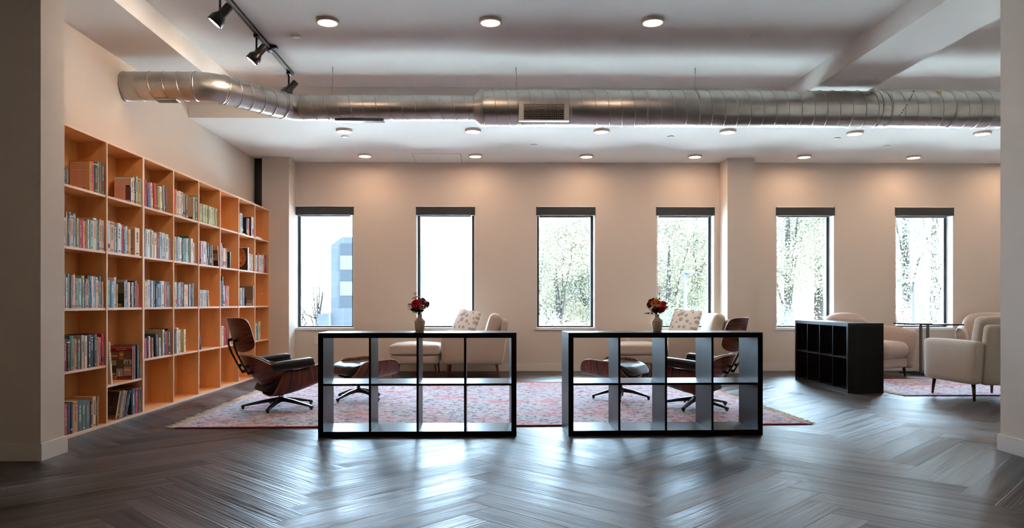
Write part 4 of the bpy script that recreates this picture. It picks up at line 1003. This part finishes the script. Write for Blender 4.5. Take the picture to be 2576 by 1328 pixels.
# ------------------------------------------------------------------ upholstered armchairs
def tleg(m, x, y, z1, tilt=(0, 0), r0=.020, r1=.011):
    m.tube([(x, y, z1), (x+tilt[0], y+tilt[1], .0)], [r0, r1], 14)
def armchair(loc, rz, label, name='armchair'):
    t = thing(name, label, 'armchair', loc, rz, 'oatmeal armchairs with wooden legs')
    def flare(p):   # rear of chair leans back towards the top
        k = (p.z-.17)/.5; x = p.x
        if x < 0: x = x-.055*k*(-x/.42)
        return Vector((x, p.y, p.z))
    for s_ in (-1, 1):
        m = MB(); y0, y1 = sorted((s_*.275, s_*.385)); m.rbox((-.395, y0, .170), (.425, y1, .600), .034, 9, (.004, .006*s_*0+.006, .006), flare)
        m.build('arm', M_fabric, t)
    m = MB(); m.rbox((-.36, -.28, .175), (.395, .28, .305), .03, 8, (0.01, 0, 0)); m.build('seat_base', M_fabric, t)
    m = MB(); m.rbox((-.24, -.274, .300), (.425, .274, .445), .045, 10, (.015, 0, .02)); m.build('seat_cushion', M_fabric, t)
    Tb = Matrix.Translation((-.33, 0, .17)) @ Matrix.Rotation(math.radians(-9), 4, 'Y')
    m = MB(); m.rbox((-.065, -.272, .0), (.045, .272, .600), .035, 10, (.006, 0, .006), Tb); m.build('back_frame', M_fabric, t)
    Tc = Matrix.Translation((-.225, 0, .44)) @ Matrix.Rotation(math.radians(-15), 4, 'Y')
    m = MB(); m.rbox((-.06, -.272, .0), (.095, .272, .405), .055, 12, (.02, 0, .012), Tc)
    m.build('back_cushion', M_fabric, t)
    m = MB()
    for (yy, zz) in ((-.10, .25), (.10, .25)):
        p = Tc @ Vector((.118, yy, zz)); m.lathe([(.0005, 0), (.010, .003), (.012, 0)], tuple(p), 12, 'X')
    m.build('tufting_button', M_fabric, t)['kind'] = 'stuff'
    for (x, y, tx, ty) in ((.33, -.315, .02, -.01), (.33, .315, .02, .01), (-.31, -.315, -.03, -.01), (-.31, .315, -.03, .01)):
        m = MB(); tleg(m, x, y, .175, (tx, ty)); m.build('leg', M_legwood, t)
    return t
def footstool(loc, rz, label):
    t = thing('ottoman', label, 'ottoman', loc, rz, 'oatmeal ottomans in front of the armchairs')
    def tp(p):
        k = (.32-p.z)/.15 if p.z < .30 else 0
        return Vector((p.x*(1-.03*k), p.y*(1-.03*k), p.z))
    m = MB(); m.rbox((-.325, -.36, .168), (.325, .36, .292), .026, 9, (.004, .004, 0), tp); m.build('base', M_fabric, t)
    m = MB(); m.rbox((-.335, -.37, .294), (.335, .37, .430), .030, 11, (.003, .003, .032)); m.build('cushion', M_fabric, t)
    for sx in (-1, 1):
        for sy in (-1, 1):
            m = MB(); tleg(m, sx*.275, sy*.30, .172, (sx*.015, sy*.012), .018, .010); m.build('leg', M_legwood if sy < 0 else M_legwood, t)
    return t
YA1 = 10.20
a1 = armchair((-.187, YA1, 0), pi, 'oatmeal armchair below the second window, with a dotted pillow')
a2 = armchair((2.863, YA1, 0), pi, 'oatmeal armchair below the fourth window, with a dotted pillow')
f1 = footstool((-.977, YA1, 0), 0, 'oatmeal ottoman left of the armchair below the second window')
f2 = footstool((2.073, YA1, 0), 0, 'oatmeal ottoman behind the right shelving unit, below the fourth window')
a3 = armchair((5.17, 7.60, .0125), pi/2, 'pale armchair with dark legs turned away, nearest the right pier')
for ch in a3.children:
    if ch.name.startswith('leg'): ch.data = ch.data.copy(); ch.data.materials[0] = M_legdark
def pillow(loc, rot, label):
    N = 22; m = MB(); m.smooth = True; idx = {}
    for lay in (-1, 1):
        for i in range(N+1):
            for j in range(N+1):
                a, b = 2*i/N-1, 2*j/N-1
                e = max(0, (1-a*a)*(1-b*b))**.42
                sc_ = 1-.075*(1-abs(a)**2)*abs(b)**3; sd = 1-.075*(1-abs(b)**2)*abs(a)**3
                idx[(lay, i, j)] = len(m.v); m.v.append((lay*(.062*e+.002), a*.222*sc_ , b*.222*sd))
    for i in range(N):
        for j in range(N):
            m.face([idx[(1, i, j)], idx[(1, i+1, j)], idx[(1, i+1, j+1)], idx[(1, i, j+1)]]); m.face([idx[(-1, i, j)], idx[(-1, i, j+1)], idx[(-1, i+1, j+1)], idx[(-1, i+1, j)]])
    edge = [(i, 0) for i in range(N)]+[(N, j) for j in range(N)]+[(i, N) for i in range(N, 0, -1)]+[(0, j) for j in range(N, 0, -1)]
    for k in range(len(edge)):
        p, q = edge[k], edge[(k+1) % len(edge)]; m.face([idx[(1,)+p], idx[(1,)+q], idx[(-1,)+q], idx[(-1,)+p]])
    o = m.build('throw_pillow', M_dots); o.location = loc; o.rotation_euler = rot
    return tag(o, label, 'pillow', 'dotted throw pillows on the armchairs')
pillow((-.305, YA1-.05, .690), (math.radians(5), math.radians(24), math.radians(46)), 'white pillow with grey dots on the armchair below the second window')
pillow((2.725, YA1-.05, .690), (math.radians(4), math.radians(24), math.radians(45)), 'white pillow with grey dots on the armchair below the fourth window')
# rounded club chairs in the right corner
def club_chair(loc, rz, label):
    t = thing('club_chair', label, 'armchair', loc, rz, 'heather club chairs with rolled arms')
    for s_ in (-1, 1):
        def arm(p, s_=s_):
            k = (p.z-.15)/.5; kx = (p.x+.38)/.8
            return Vector((p.x+.03*k, p.y+s_*.045*k, p.z+.03*math.sin(kx*pi)-.02*kx))
        y0, y1 = sorted((s_*.27, s_*.40)); m = MB(); m.rbox((-.38, y0, .13), (.40, y1, .635), .058, 10, (.0, .01, .02), arm); m.build('arm', M_fabric2, t)
    m = MB(); m.rbox((-.33, -.28, .125), (.36, .28, .265), .04, 9, (.01, 0, 0)); m.build('seat_base', M_fabric2, t)
    m = MB(); m.rbox((-.25, -.272, .262), (.40, .272, .470), .085, 12, (.02, 0, .025)); m.build('seat_cushion', M_fabric2, t)
    def bk(p):
        k = p.z/.68; w = 1-.10*max(0, k-.5)
        cr = .05*(p.y/.4)**2
        return Vector((p.x-.14*k+.02+cr, p.y*w, p.z+.13-.05*(p.y/.38)**4*k))
    m = MB(); m.rbox((-.40, -.40, .0), (-.20, .40, .71), .095, 12, (.01, 0, .015), bk); m.build('backrest', M_fabric2, t)
    for sx in (-1, 1):
        for sy in (-1, 1):
            m = MB(); tleg(m, sx*.29, sy*.29, .145, (sx*.012, sy*.012), .022, .011); m.build('leg', M_legdark, t)
    return t
cA = club_chair((5.22, 9.97, .0), math.radians(-62), 'heather club chair with rolled arms, right behind the end-on black shelving unit')
cC = club_chair((7.02, 10.12, .0), math.radians(-125), 'heather club chair in the far right corner, partly hidden by the pier')
# C-shaped side tables
M_colm = mat('grey_steel_column', (.16, .16, .165, 1), .4, .6)
def side_table(loc, rz, label, w=.36, h=.715):
    t = thing('side_table', label, 'side table', loc, rz, 'black C-shaped side tables')
    MB().box((-.06, -.22, h-.018), (w, .22, h)).build('tabletop', M_kallax_h, t)
    m = MB(); m.box((-.042, -.02, .022), (-.018, .02, h-.018)); m.build('column', M_colm, t)
    m = MB(); m.box((-.06, -.16, .006), (-.015, .16, .024)); m.box((-.015, -.16, .006), (w*.8, -.125, .022)); m.box((-.015, .125, .006), (w*.8, .16, .022)); m.build('base', M_black, t)
    for (x, y) in ((-.04, -.145), (-.04, .145), (w*.75, -.143), (w*.75, .143)):
        m = MB(); m.lathe([(.0005, 0), (.012, 0), (.012, .008)], (x, y, 0), 12); m.build('foot', M_black, t)
    return t
p = P(2311, 813, 10.28); side_table((p.x, p.y, 0), pi, 'black C-shaped side table beside the club chair, its top reaching left', .235, .712)
p = P(2339, 815, 10.28); side_table((p.x-.0, p.y, 0), 0, 'black C-shaped side table with a top reaching right, below the sixth window', .34, .702)
# ------------------------------------------------------------------ vases and bouquets
def vase(loc, label, sc_=1.):
    t = thing('vase', label, 'vase', loc, 0, 'stoneware vases on the shelving units')
    pr = [(.0005, 0), (.031, 0), (.034, .004), (.042, .058), (.0435, .080), (.040, .086), (.022, .104), (.0165, .112), (.0160, .124), (.020, .132), (.0165, .132), (.0125, .124), (.0125, .108), (.0005, .10)]
    m = MB(); m.lathe([(r*sc_, z*sc_) for r, z in pr], k=40); m.build('body', M_vase, t)
    for z in (.040, .052, .074):
        m = MB(); r = .034+.008*z/.058 if z < .058 else .0432
        m.lathe([((r+.0004)*sc_, (z-.0012)*sc_), ((r+.0012)*sc_, z*sc_), ((r+.0004)*sc_, (z+.0012)*sc_)], k=40); m.build('throwing_ridge', M_vase, t)
    return t
def petal_ring(m, c, ax, n, r, ln, w, tilt, rr, ph=0., curl=.3):
    q = Vector((0, 0, 1)).rotation_difference(Vector(ax).normalized()).to_matrix()
    for k in range(n):
        a = ph+2*pi*k/n+rr.uniform(-.08, .08); d = Vector((math.cos(a), math.sin(a), 0)); s_ = Vector((-math.sin(a), math.cos(a), 0))
        up = Vector((0, 0, 1)); ct, st = math.cos(tilt), math.sin(tilt)
        def pt(u, v):
            out = r+ln*u*ct; z = ln*u*st-curl*ln*u*u
            ww = w*(.35+2.1*u-1.75*u*u)*v
            return Vector(c)+q @ (d*out+s_*ww+up*(z+abs(v)*w*.25))
        g = [[pt(u, v) for v in (-1, -.4, .4, 1)] for u in (0, .3, .6, .85, 1)]
        i0 = len(m.v)
        for row in g: m.v += [tuple(p) for p in row]
        for i in range(4):
            for j in range(3): m.face([i0+i*4+j, i0+i*4+j+1, i0+(i+1)*4+j+1, i0+(i+1)*4+j])
def bloom(parent, c, r, m_, rr, ax=(0, -1, .3), kind='ball'):
    m = MB(); m.smooth = True; axv = Vector(ax).normalized()
    if kind == 'ball':
        for L in range(7):
            f = L/6; petal_ring(m, Vector(c)-axv*r*.40*(1-f)+axv*r*.25*f, ax, 14-L, r*.14*(1-f), r*(.92-.50*f), r*.27, math.radians(-12+92*f), rr, L*.4, .10)
    else:
        for L in range(2): petal_ring(m, c, ax, 13, r*.22, r*.8, r*.19, math.radians(10+12*L), rr, L*.24, .25)
    o = m.build('blossom', m_, parent)
    if kind == 'daisy':
        m = MB(); m.rbox((-r*.26, -r*.26, -r*.1), (r*.26, r*.26, r*.14), r*.2, 5, T=Matrix.Translation(c) @ Vector((0, 0, 1)).rotation_difference(axv).to_matrix().to_4x4()); m.build('flower_centre', mat('flower_eye', (.05, .015, .01, 1), .8), o)
    return o
def leaf(m, c, d, ln, w, rr, up=(0, 0, 1)):
    d = Vector(d).normalized(); s_ = d.cross(Vector(up)); s_ = s_.normalized() if s_.length > .1 else Vector((1, 0, 0)); n = s_.cross(d)
    prof = [(0, .05), (.2, .7), (.45, 1), (.7, .8), (.9, .35), (1, .03)]
    i0 = len(m.v)
    for u, ww in prof:
        b = Vector(c)+d*ln*u-n*ln*.18*u*u
        m.v += [tuple(b-s_*w*ww+n*w*.2*ww), tuple(b), tuple(b+s_*w*ww+n*w*.2*ww)]
    for i in range(5):
        for j in (0, 1): m.face([i0+i*3+j, i0+i*3+j+1, i0+(i+1)*3+j+1, i0+(i+1)*3+j])
def bouquet(loc, label, flowers, sprigs, seed):
    t = thing('bouquet', label, 'bouquet', loc, 0, 'bouquets in the vases'); rr = random.Random(seed)
    for (x, y, z, r, m_, kd, ax) in flowers:
        o = bloom(t, (x, y, z), r, m_, rr, ax, kd)
        m = MB(); e = Vector((x, y, z))-Vector(ax).normalized()*r*.3; m.tube([(0, 0, -.02), (e.x*.3, e.y*.3, e.z*.35), tuple(e)], .0018, 6); m.build('stem', M_leaf, t)
    for (x, y, z, n, ln, w, m_) in sprigs:
        m = MB(); m.tube([(0, 0, -.02), (x*.4, y*.4, z*.5), (x, y, z)], .0012, 5); m.smooth = True
        for k in range(int(n*1.8)):
            f = .35+.65*k/max(1, int(n*1.8)-1); c = Vector((x*(.4+.6*(f-.0)) if f > .5 else x*f, y*f, z*f)); a = rr.uniform(0, 2*pi)
            leaf(m, c, (math.cos(a)+x*4, math.sin(a)*.6+y*4, .35+rr.uniform(-.3, .5)), ln*rr.uniform(.85, 1.35), w*1.25, rr)
        m.build('leaf_sprig', m_, t)
    return t
M_red = mat('dahlia_red', (.80, .03, .07, 1), .6, nscale=40, namt=.2); M_or = mat('petal_orange', (.85, .22, .03, 1), .6, nscale=40, namt=.2)
M_mauve = mat('petal_dusty_mauve', (.45, .17, .22, 1), .7, nscale=40, namt=.2); M_rust = mat('petal_rust', (.42, .07, .03, 1), .7, nscale=40, namt=.2); M_burg = mat('petal_burgundy', (.22, .012, .02, 1), .6)
M_peach = mat('petal_peach', (.75, .32, .18, 1), .6)
SX = 1/322.  # metres per photo pixel at the vases
def fl(vx, px, py, vy, dy, r, m_, kd, ax): return ((px-vx)*SX, dy, (vy-py)*SX, r*SX, m_, kd, ax)
zt = .77
vA = P(1056, 834, FPX*(EYE-zt)/(834-PY0) if False else 5.72); vB = P(1653, 834, 5.75)
vase((vA.x, vA.y, zt+.0005), 'ribbed tan stoneware vase on the left black shelving unit')
vase((vB.x, vB.y, zt+.0005), 'ribbed tan stoneware vase on the right black shelving unit')
VZ = zt+.127
g = lambda px, py, dy, r, m_, kd, ax: fl(1056, px, py, 796, dy, r, m_, kd, ax)
bouquet((vA.x, vA.y, VZ), 'bouquet with one big red dahlia and mauve blooms on the left shelving unit', [
    g(1047, 768, -.03, 14, M_red, 'ball', (-.2, -1, .3)), g(1063, 758, .02, 9.5, M_mauve, 'ball', (.1, -.6, .9)), g(1075, 767, .01, 9, M_mauve, 'ball', (.8, -.5, .5)),
    g(1062, 776, -.05, 7, M_peach, 'daisy', (.15, -1, .2)), g(1044, 741.5, .0, 6, M_peach, 'daisy', (-.2, -.2, 1)), g(1043, 752.5, .01, 8, M_peach, 'daisy', (-.3, -.25, 1)), g(1052, 750, .03, 5.5, M_peach, 'daisy', (.1, -.3, 1))],
    [((1035-1056)*SX, -.03, .045, 5, .040, .016, M_leaf), ((1031-1056)*SX, -.01, .078, 3, .030, .016, M_leaf2), ((1062-1056)*SX, -.02, .06, 9, .038, .014, M_leaf), ((1078-1056)*SX, 0, .075, 8, .022, .007, M_leaf2), ((1056-1056)*SX, .03, .07, 9, .04, .015, M_leaf), ((1068-1056)*SX, -.01, .055, 6, .03, .012, M_leaf), ((1050-1056)*SX, -.02, .05, 6, .03, .012, M_leaf), ((1066-1056)*SX, .02, .09, 8, .03, .014, M_leaf2)], 4)
g = lambda px, py, dy, r, m_, kd, ax: fl(1653, px, py, 806, dy, r, m_, kd, ax)
bouquet((vB.x, vB.y, VZ), 'bouquet with orange daisies and two red dahlias on the right shelving unit', [
    g(1652, 776, -.05, 8.5, M_or, 'daisy', (.05, -1, .35)), g(1641, 777, -.045, 7.5, M_or, 'daisy', (-.3, -1, .3)), g(1650, 770, -.02, 7.5, M_or, 'daisy', (0, -.8, .7)),
    g(1637, 771, .01, 8.5, M_rust, 'ball', (-.5, -.6, .7)), g(1645, 768, .02, 8, M_rust, 'ball', (0, -.4, 1)), g(1631, 779, -.01, 7.5, M_burg, 'ball', (-.9, -.6, .3)),
    g(1664, 789, -.04, 9.5, M_red, 'ball', (.2, -1, .1)), g(1670, 777, -.01, 8.5, M_red, 'ball', (.5, -.8, .4)), g(1644, 787, -.05, 5, M_rust, 'daisy', (-.1, -1, 0))],
    [((1629-1653)*SX, 0, .062, 4, .026, .010, M_leaf2), ((1624-1653)*SX, -.02, .012, 5, .026, .007, M_leaf2), ((1652-1653)*SX, -.03, .045, 10, .036, .013, M_leaf), ((1676-1653)*SX, 0, .062, 6, .028, .014, M_leaf2), ((1664-1653)*SX, -.02, .03, 7, .032, .013, M_leaf), ((1643-1653)*SX, -.01, .035, 8, .034, .012, M_leaf), ((1661-1653)*SX, .02, .165, 11, .016, .006, M_leaf), ((1653-1653)*SX, .02, .05, 9, .04, .014, M_leaf)], 9)
# ------------------------------------------------------------------ outside
GZ = -4.2
b_ = MB().box((-80, YB+.6, GZ-.2), (120, 160, GZ)).build('ground', mat('pale_ground', (.64, .63, .60, 1), .9, nscale=.3, namt=.12)); struct(b_)
def leafmat(name, a, b):
    n = NB(name); p = n.add('ShaderNodeBsdfPrincipled'); p.inputs['Roughness'].default_value = .7; p.inputs['Specular IOR Level'].default_value = 0
    at = n.add('ShaderNodeAttribute', attribute_name='leaf'); s = n.add('ShaderNodeSeparateColor'); n.link(at.outputs['Color'], s.inputs[0])
    r = n.ramp([(0, a), (1, b)]); n.link(s.outputs[0], r.inputs[0]); n.link(r.outputs[0], p.inputs['Base Color']); tr = n.add('ShaderNodeBsdfTranslucent'); n.link(r.outputs[0], tr.inputs[0]); ad = n.add('ShaderNodeAddShader'); n.link(p.outputs[0], ad.inputs[0]); n.link(tr.outputs[0], ad.inputs[1]); n.link(ad.outputs[0], n.out.inputs[0]); return n.m
LM = [leafmat('foliage_grey_green', (.030, .032, .025, 1), (.054, .055, .043, 1)), leafmat('foliage_yellow_green', (.040, .038, .026, 1), (.070, .063, .043, 1)), leafmat('foliage_russet', (.050, .034, .027, 1), (.078, .053, .042, 1)), leafmat('foliage_dark_green', (.020, .028, .021, 1), (.036, .045, .032, 1))]
M_bark = mat('pale_bark', (.022, .020, .018, 1), .9, spec=0)
def tree(x, y, h, r, lm, label, seed, n=2600, z0=GZ, crown=.72, leaf=.30, name='tree', cat='tree', bare=False):
    K = 1.45; x, y, r, leaf, h = x*K, y*K, r*K, leaf*K, EYE+(GZ+h-EYE)*K-GZ
    rr = random.Random(seed); t = thing(name, label, cat, (x, y, z0), 0, 'trees and shrubs outside the windows')
    m = MB(); m.tube([(0, 0, 0), (rr.uniform(-.2, .2), 0, h*.4), (rr.uniform(-.5, .5), 0, h*.8)], [h*.018+.05, h*.012+.03, .03], 8); m.build('trunk', M_bark, t)
    blobs = []
    nb = 13
    for k in range(nb):
        a = rr.uniform(0, 2*pi); f = rr.random(); zz = h*(1-crown)+h*crown*f; q = r*(math.sin(pi*(.12+.80*f)))*.72*rr.uniform(.3, 1)
        blobs.append((q*math.cos(a), q*math.sin(a), zz, r*rr.uniform(.32, .52)))
    for k in range(5 if not bare else 12):
        bl = blobs[k % nb]; m = MB(); m.tube([(0, 0, h*(.25+.04*k)), (bl[0]*.5, bl[1]*.5, (h*.4+bl[2])*.5), (bl[0], bl[1], bl[2])], [.07, .05, .02], 6); m.build('branch', M_bark, t)
    vs, fs, cs = [], [], []
    for k in range(n):
        bl = rr.choice(blobs); d = Vector((rr.gauss(0, 1), rr.gauss(0, 1), rr.gauss(0, 1))).normalized(); rad = bl[3]*rr.uniform(.55, 1.08)
        c = Vector(bl[:3])+Vector((d.x*rad, d.y*rad, d.z*rad*.85))
        u = Vector((rr.gauss(0, 1), rr.gauss(0, 1), rr.gauss(0, 1))).normalized(); w = u.cross(Vector((rr.gauss(0, 1), rr.gauss(0, 1), rr.gauss(0, 1)))).normalized()
        s = leaf*rr.uniform(.5, 1.2); i = len(vs)
        vs += [tuple(c-u*s*.5), tuple(c+w*s*.28), tuple(c+u*s*.5), tuple(c-w*s*.28)]; fs.append([i, i+1, i+2, i+3]); cc = rr.random(); cs += [(cc, cc, cc, 1)]*4
    me = bpy.data.meshes.new('foliage'); me.from_pydata(vs, [], fs); me.materials.append(LM[lm]); ca = me.color_attributes.new('leaf', 'FLOAT_COLOR', 'CORNER'); ca.data.foreach_set('color', [v for q in cs for v in q]); me.update()
    o = bpy.data.objects.new('foliage', me); COL.objects.link(o); o.parent = t
    return t
WN = ['first', 'second', 'third', 'fourth', 'fifth', 'sixth']
def at_px(px, d): return (px-PX0)*d/FPX
# window 3: grey-green mass with sky above; windows 4-6: higher and higher
spec = [(1375, 34, 9.6, 3.0, 0, 'grey-green tree at the left of the third window'), (1430, 30, 8.8, 2.8, 1, 'yellow-green tree in the middle of the third window'), (1490, 33, 10.2, 2.9, 0, 'tall grey-green tree at the right of the third window'),
        (1655, 34, 10.2, 3.0, 0, 'grey-green tree at the left of the fourth window'), (1705, 29, 9.6, 2.6, 1, 'yellow-green tree in the middle of the fourth window'), (1775, 33, 13.6, 3.5, 1, 'tall yellow-green tree at the right of the fourth window'),
        (1950, 32, 14.5, 3.6, 0, 'tall grey-green tree at the left of the fifth window'), (2010, 28, 12.6, 3.0, 1, 'yellow-green tree in the middle of the fifth window'), (2085, 33, 15.0, 3.6, 0, 'tall grey-green tree at the right of the fifth window'),
        (2240, 31, 14.5, 3.4, 1, 'tall yellow-green tree at the left of the sixth window'), (2310, 27, 13.0, 3.0, 0, 'grey-green tree in the middle of the sixth window'), (2385, 31, 15.0, 3.6, 1, 'tall yellow-green tree at the right of the sixth window'),
        (2170, 35, 15, 3.8, 0, 'grey-green tree between the fifth and sixth windows'), (1870, 35, 14, 3.8, 0, 'grey-green tree between the fourth and fifth windows'), (1570, 36, 10.5, 3.2, 0, 'grey-green tree between the third and fourth windows')]
for i, (px, d, h, r, lm, lab) in enumerate(spec): tree(at_px(px, d), d, h, r, lm, lab, 40+i, 22000, leaf=.105)
shr = [(1400, 22, 4.6, 1.7, 0, 'low grey-green shrub in the third window'), (1470, 21, 4.3, 1.5, 2, 'low russet shrub in the third window'), (1680, 21, 4.6, 1.6, 3, 'dark green shrub left in the fourth window'), (1765, 20, 4.8, 1.5, 3, 'dark green shrub behind the lamp post in the fourth window'),
       (1975, 20, 4.9, 1.6, 3, 'dark green shrub left in the fifth window'), (2045, 21, 5.0, 1.8, 2, 'russet shrub in the middle of the fifth window'), (2090, 20, 4.5, 1.4, 2, 'russet shrub right in the fifth window'), (1960, 17, 4.0, 1.3, 1, 'yellow-green shrub low in the fifth window'),
       (2265, 19, 4.9, 1.3, 2, 'russet shrub left in the sixth window'), (2330, 20, 4.9, 1.6, 3, 'dark green shrub in the middle of the sixth window'), (2380, 19, 4.6, 1.5, 1, 'yellow-green shrub right in the sixth window')]
for i, (px, d, h, r, lm, lab) in enumerate(shr): tree(at_px(px, d), d, h, r, lm, lab, 90+i, 8000, crown=.9, leaf=.08, name='shrub', cat='shrub')
tree(at_px(775, 40), 40, 7.4, 2.0, 2, 'thin bare-branched tree at the left of the first window', 7, 1200, leaf=.12, bare=True)
tree(at_px(820, 38), 38, 6.8, 1.8, 2, 'thin bare-branched tree in the middle of the first window', 8, 1100, leaf=.12, bare=True)
tree(at_px(846, 34), 34, 4.6, .7, 3, 'small dark green bush beside the building in the first window', 9, 500, leaf=.2, name='shrub', cat='shrub')
# tiled building seen through the first window
def building():
    d = 48.; s = FPX/d
    x0, x1 = at_px(855, d), at_px(1054, d); zt = EYE+(PY0-617)/s; zr = EYE+(PY0-596)/s
    M_t = NB('pale_blue_tiles'); p = M_t.add('ShaderNodeBsdfPrincipled'); p.inputs['Roughness'].default_value = .6; p.inputs['Specular IOR Level'].default_value = 0
    br_ = M_t.add('ShaderNodeTexBrick', i_Scale=1.); br_.offset = 0; br_.inputs['Color1'].default_value = (.0175, .0205, .0245, 1); br_.inputs['Color2'].default_value = (.020, .023, .027, 1); br_.inputs['Mortar'].default_value = (.025, .026, .028, 1)
    br_.inputs['Brick Width'].default_value = .8; br_.inputs['Row Height'].default_value = .8; br_.inputs['Mortar Size'].default_value = .02
    tc = M_t.add('ShaderNodeTexCoord'); mp = M_t.add('ShaderNodeMapping'); mp.inputs['Rotation'].default_value = (pi/2, 0, 0); M_t.link(tc.outputs['Object'], mp.inputs[0]); M_t.link(mp.outputs[0], br_.inputs['Vector']); M_t.link(br_.outputs[0], p.inputs['Base Color']); M_t.link(p.outputs[0], M_t.out.inputs[0])
    t = thing('tiled_building', 'pale blue tiled building at the right edge of the first window', 'building', (x0, d, GZ))
    w = x1-x0; H = zt-GZ; Hr = zr-GZ
    m = MB(); m.ring_loft([[(0, 0, 0), (w, 0, 0), (w, 0, Hr), (.75, 0, Hr), (0, 0, H)], [(0, 9, 0), (w, 9, 0), (w, 9, Hr), (.75, 9, Hr), (0, 9, H)]]); wl = m.build('tiled_wall', M_t.m, t)
    pw = mat('pale_cladding', (.030, .029, .027, 1), .7, spec=0); gw = mat('dark_window_glass', (.011, .0135, .016, 1), .5, spec=.02)
    for k, yy in enumerate((630, 695, 760)):
        z1 = EYE+(PY0-yy+17)/s-GZ; z0 = EYE+(PY0-yy-12)/s-GZ
        MB().box((.62, -.03, z0), (w-.3, .0, z1)).build('window', gw, t)
        if k < 2: MB().box((.60, -.04, z0-.95), (w-.3, .0, z0-.02)).build('cladding_panel', pw, t)
    z1 = EYE+(PY0-789)/s-GZ
    MB().box((-.72, -.6, 0), (0, 6, z1)).build('side_annex', M_t.m, t)
building()
# lamp posts
def lamp_post(px, d, ytop, arm, label, box=False):
    s = FPX/d; zt = EYE+(PY0-ytop)/s; t = thing('street_lamp', label, 'street lamp', (at_px(px, d), d, GZ), 0, 'lamp posts outside'); h = zt-GZ
    gm = mat('pale_galvanised_post', (.034, .034, .034, 1), .7, spec=0)
    m = MB(); m.tube([(0, 0, 0), (0, 0, h)], [.075, .06], 14); m.build('post', gm, t)
    m = MB(); m.rbox((-.05, -.12, h-.04), (arm, .12, h+.07), .03, 5); m.build('lamp_head', gm, t)
    if box: m = MB(); m.rbox((-.16, -.16, h*.55), (.16, .10, h*.55+.5), .05, 5); m.build('control_box', gm, t)
    return t
lamp_post(1747, 24, 684, .30, 'lamp post in the fourth window')
lamp_post(2329, 26, 706, -.55, 'lamp post with a control box in the sixth window', True)
lamp_post(2256, 30, 712, .2, 'thin lamp post at the left edge of the sixth window')
q = onY(1650.5, 720, YB+.165); q2 = onY(1663, 739, YB+.165)
tag(MB().box((q.x, YB+.1655, q2.z), (q2.x, YB+.1715, q.z)).build('window_sticker', M_plastic), 'small white square sticker on the glass at left of the fourth window', 'sticker')
# ------------------------------------------------------------------ daylight, camera, view
wd = bpy.data.worlds.new('sky'); sc.world = wd; wd.use_nodes = True
nt = wd.node_tree; nt.nodes.clear(); out = nt.nodes.new('ShaderNodeOutputWorld'); bg = nt.nodes.new('ShaderNodeBackground')
bg.inputs[0].default_value = (.54, .76, 1., 1); bg.inputs[1].default_value = 25; nt.links.new(bg.outputs[0], out.inputs[0])
sl = bpy.data.lights.new('sun', 'SUN'); sl.energy = 66; sl.angle = .01; sl.color = (.90, .95, 1)
so = bpy.data.objects.new('sun', sl); COL.objects.link(so); so.rotation_euler = Vector((-.75, .15, -.65)).to_track_quat('-Z', 'Y').to_euler()
cam = bpy.data.cameras.new('camera'); co = bpy.data.objects.new('camera', cam); COL.objects.link(co)
co.location = (0, 0, EYE); co.rotation_euler = (pi/2, 0, -TH); cam.sensor_width = 36; cam.lens = FPX/W_PX*36
cam.shift_x = (W_PX/2-PX0)/W_PX; cam.shift_y = (PY0-H_PX/2)/W_PX; cam.clip_start = .05; cam.clip_end = 500
sc.camera = co
sc.view_settings.view_transform = 'Standard'; sc.view_settings.look = 'None'; sc.view_settings.gamma = 1.; sc.view_settings.use_curve_mapping = False
sc.view_settings.exposure = 0.94
sc.cycles.use_denoising = True; sc.cycles.max_bounces = 8; sc.cycles.diffuse_bounces = 5; sc.cycles.transparent_max_bounces = 24
sc.cycles.sample_clamp_indirect = 14.
sc.cycles.adaptive_threshold = .03
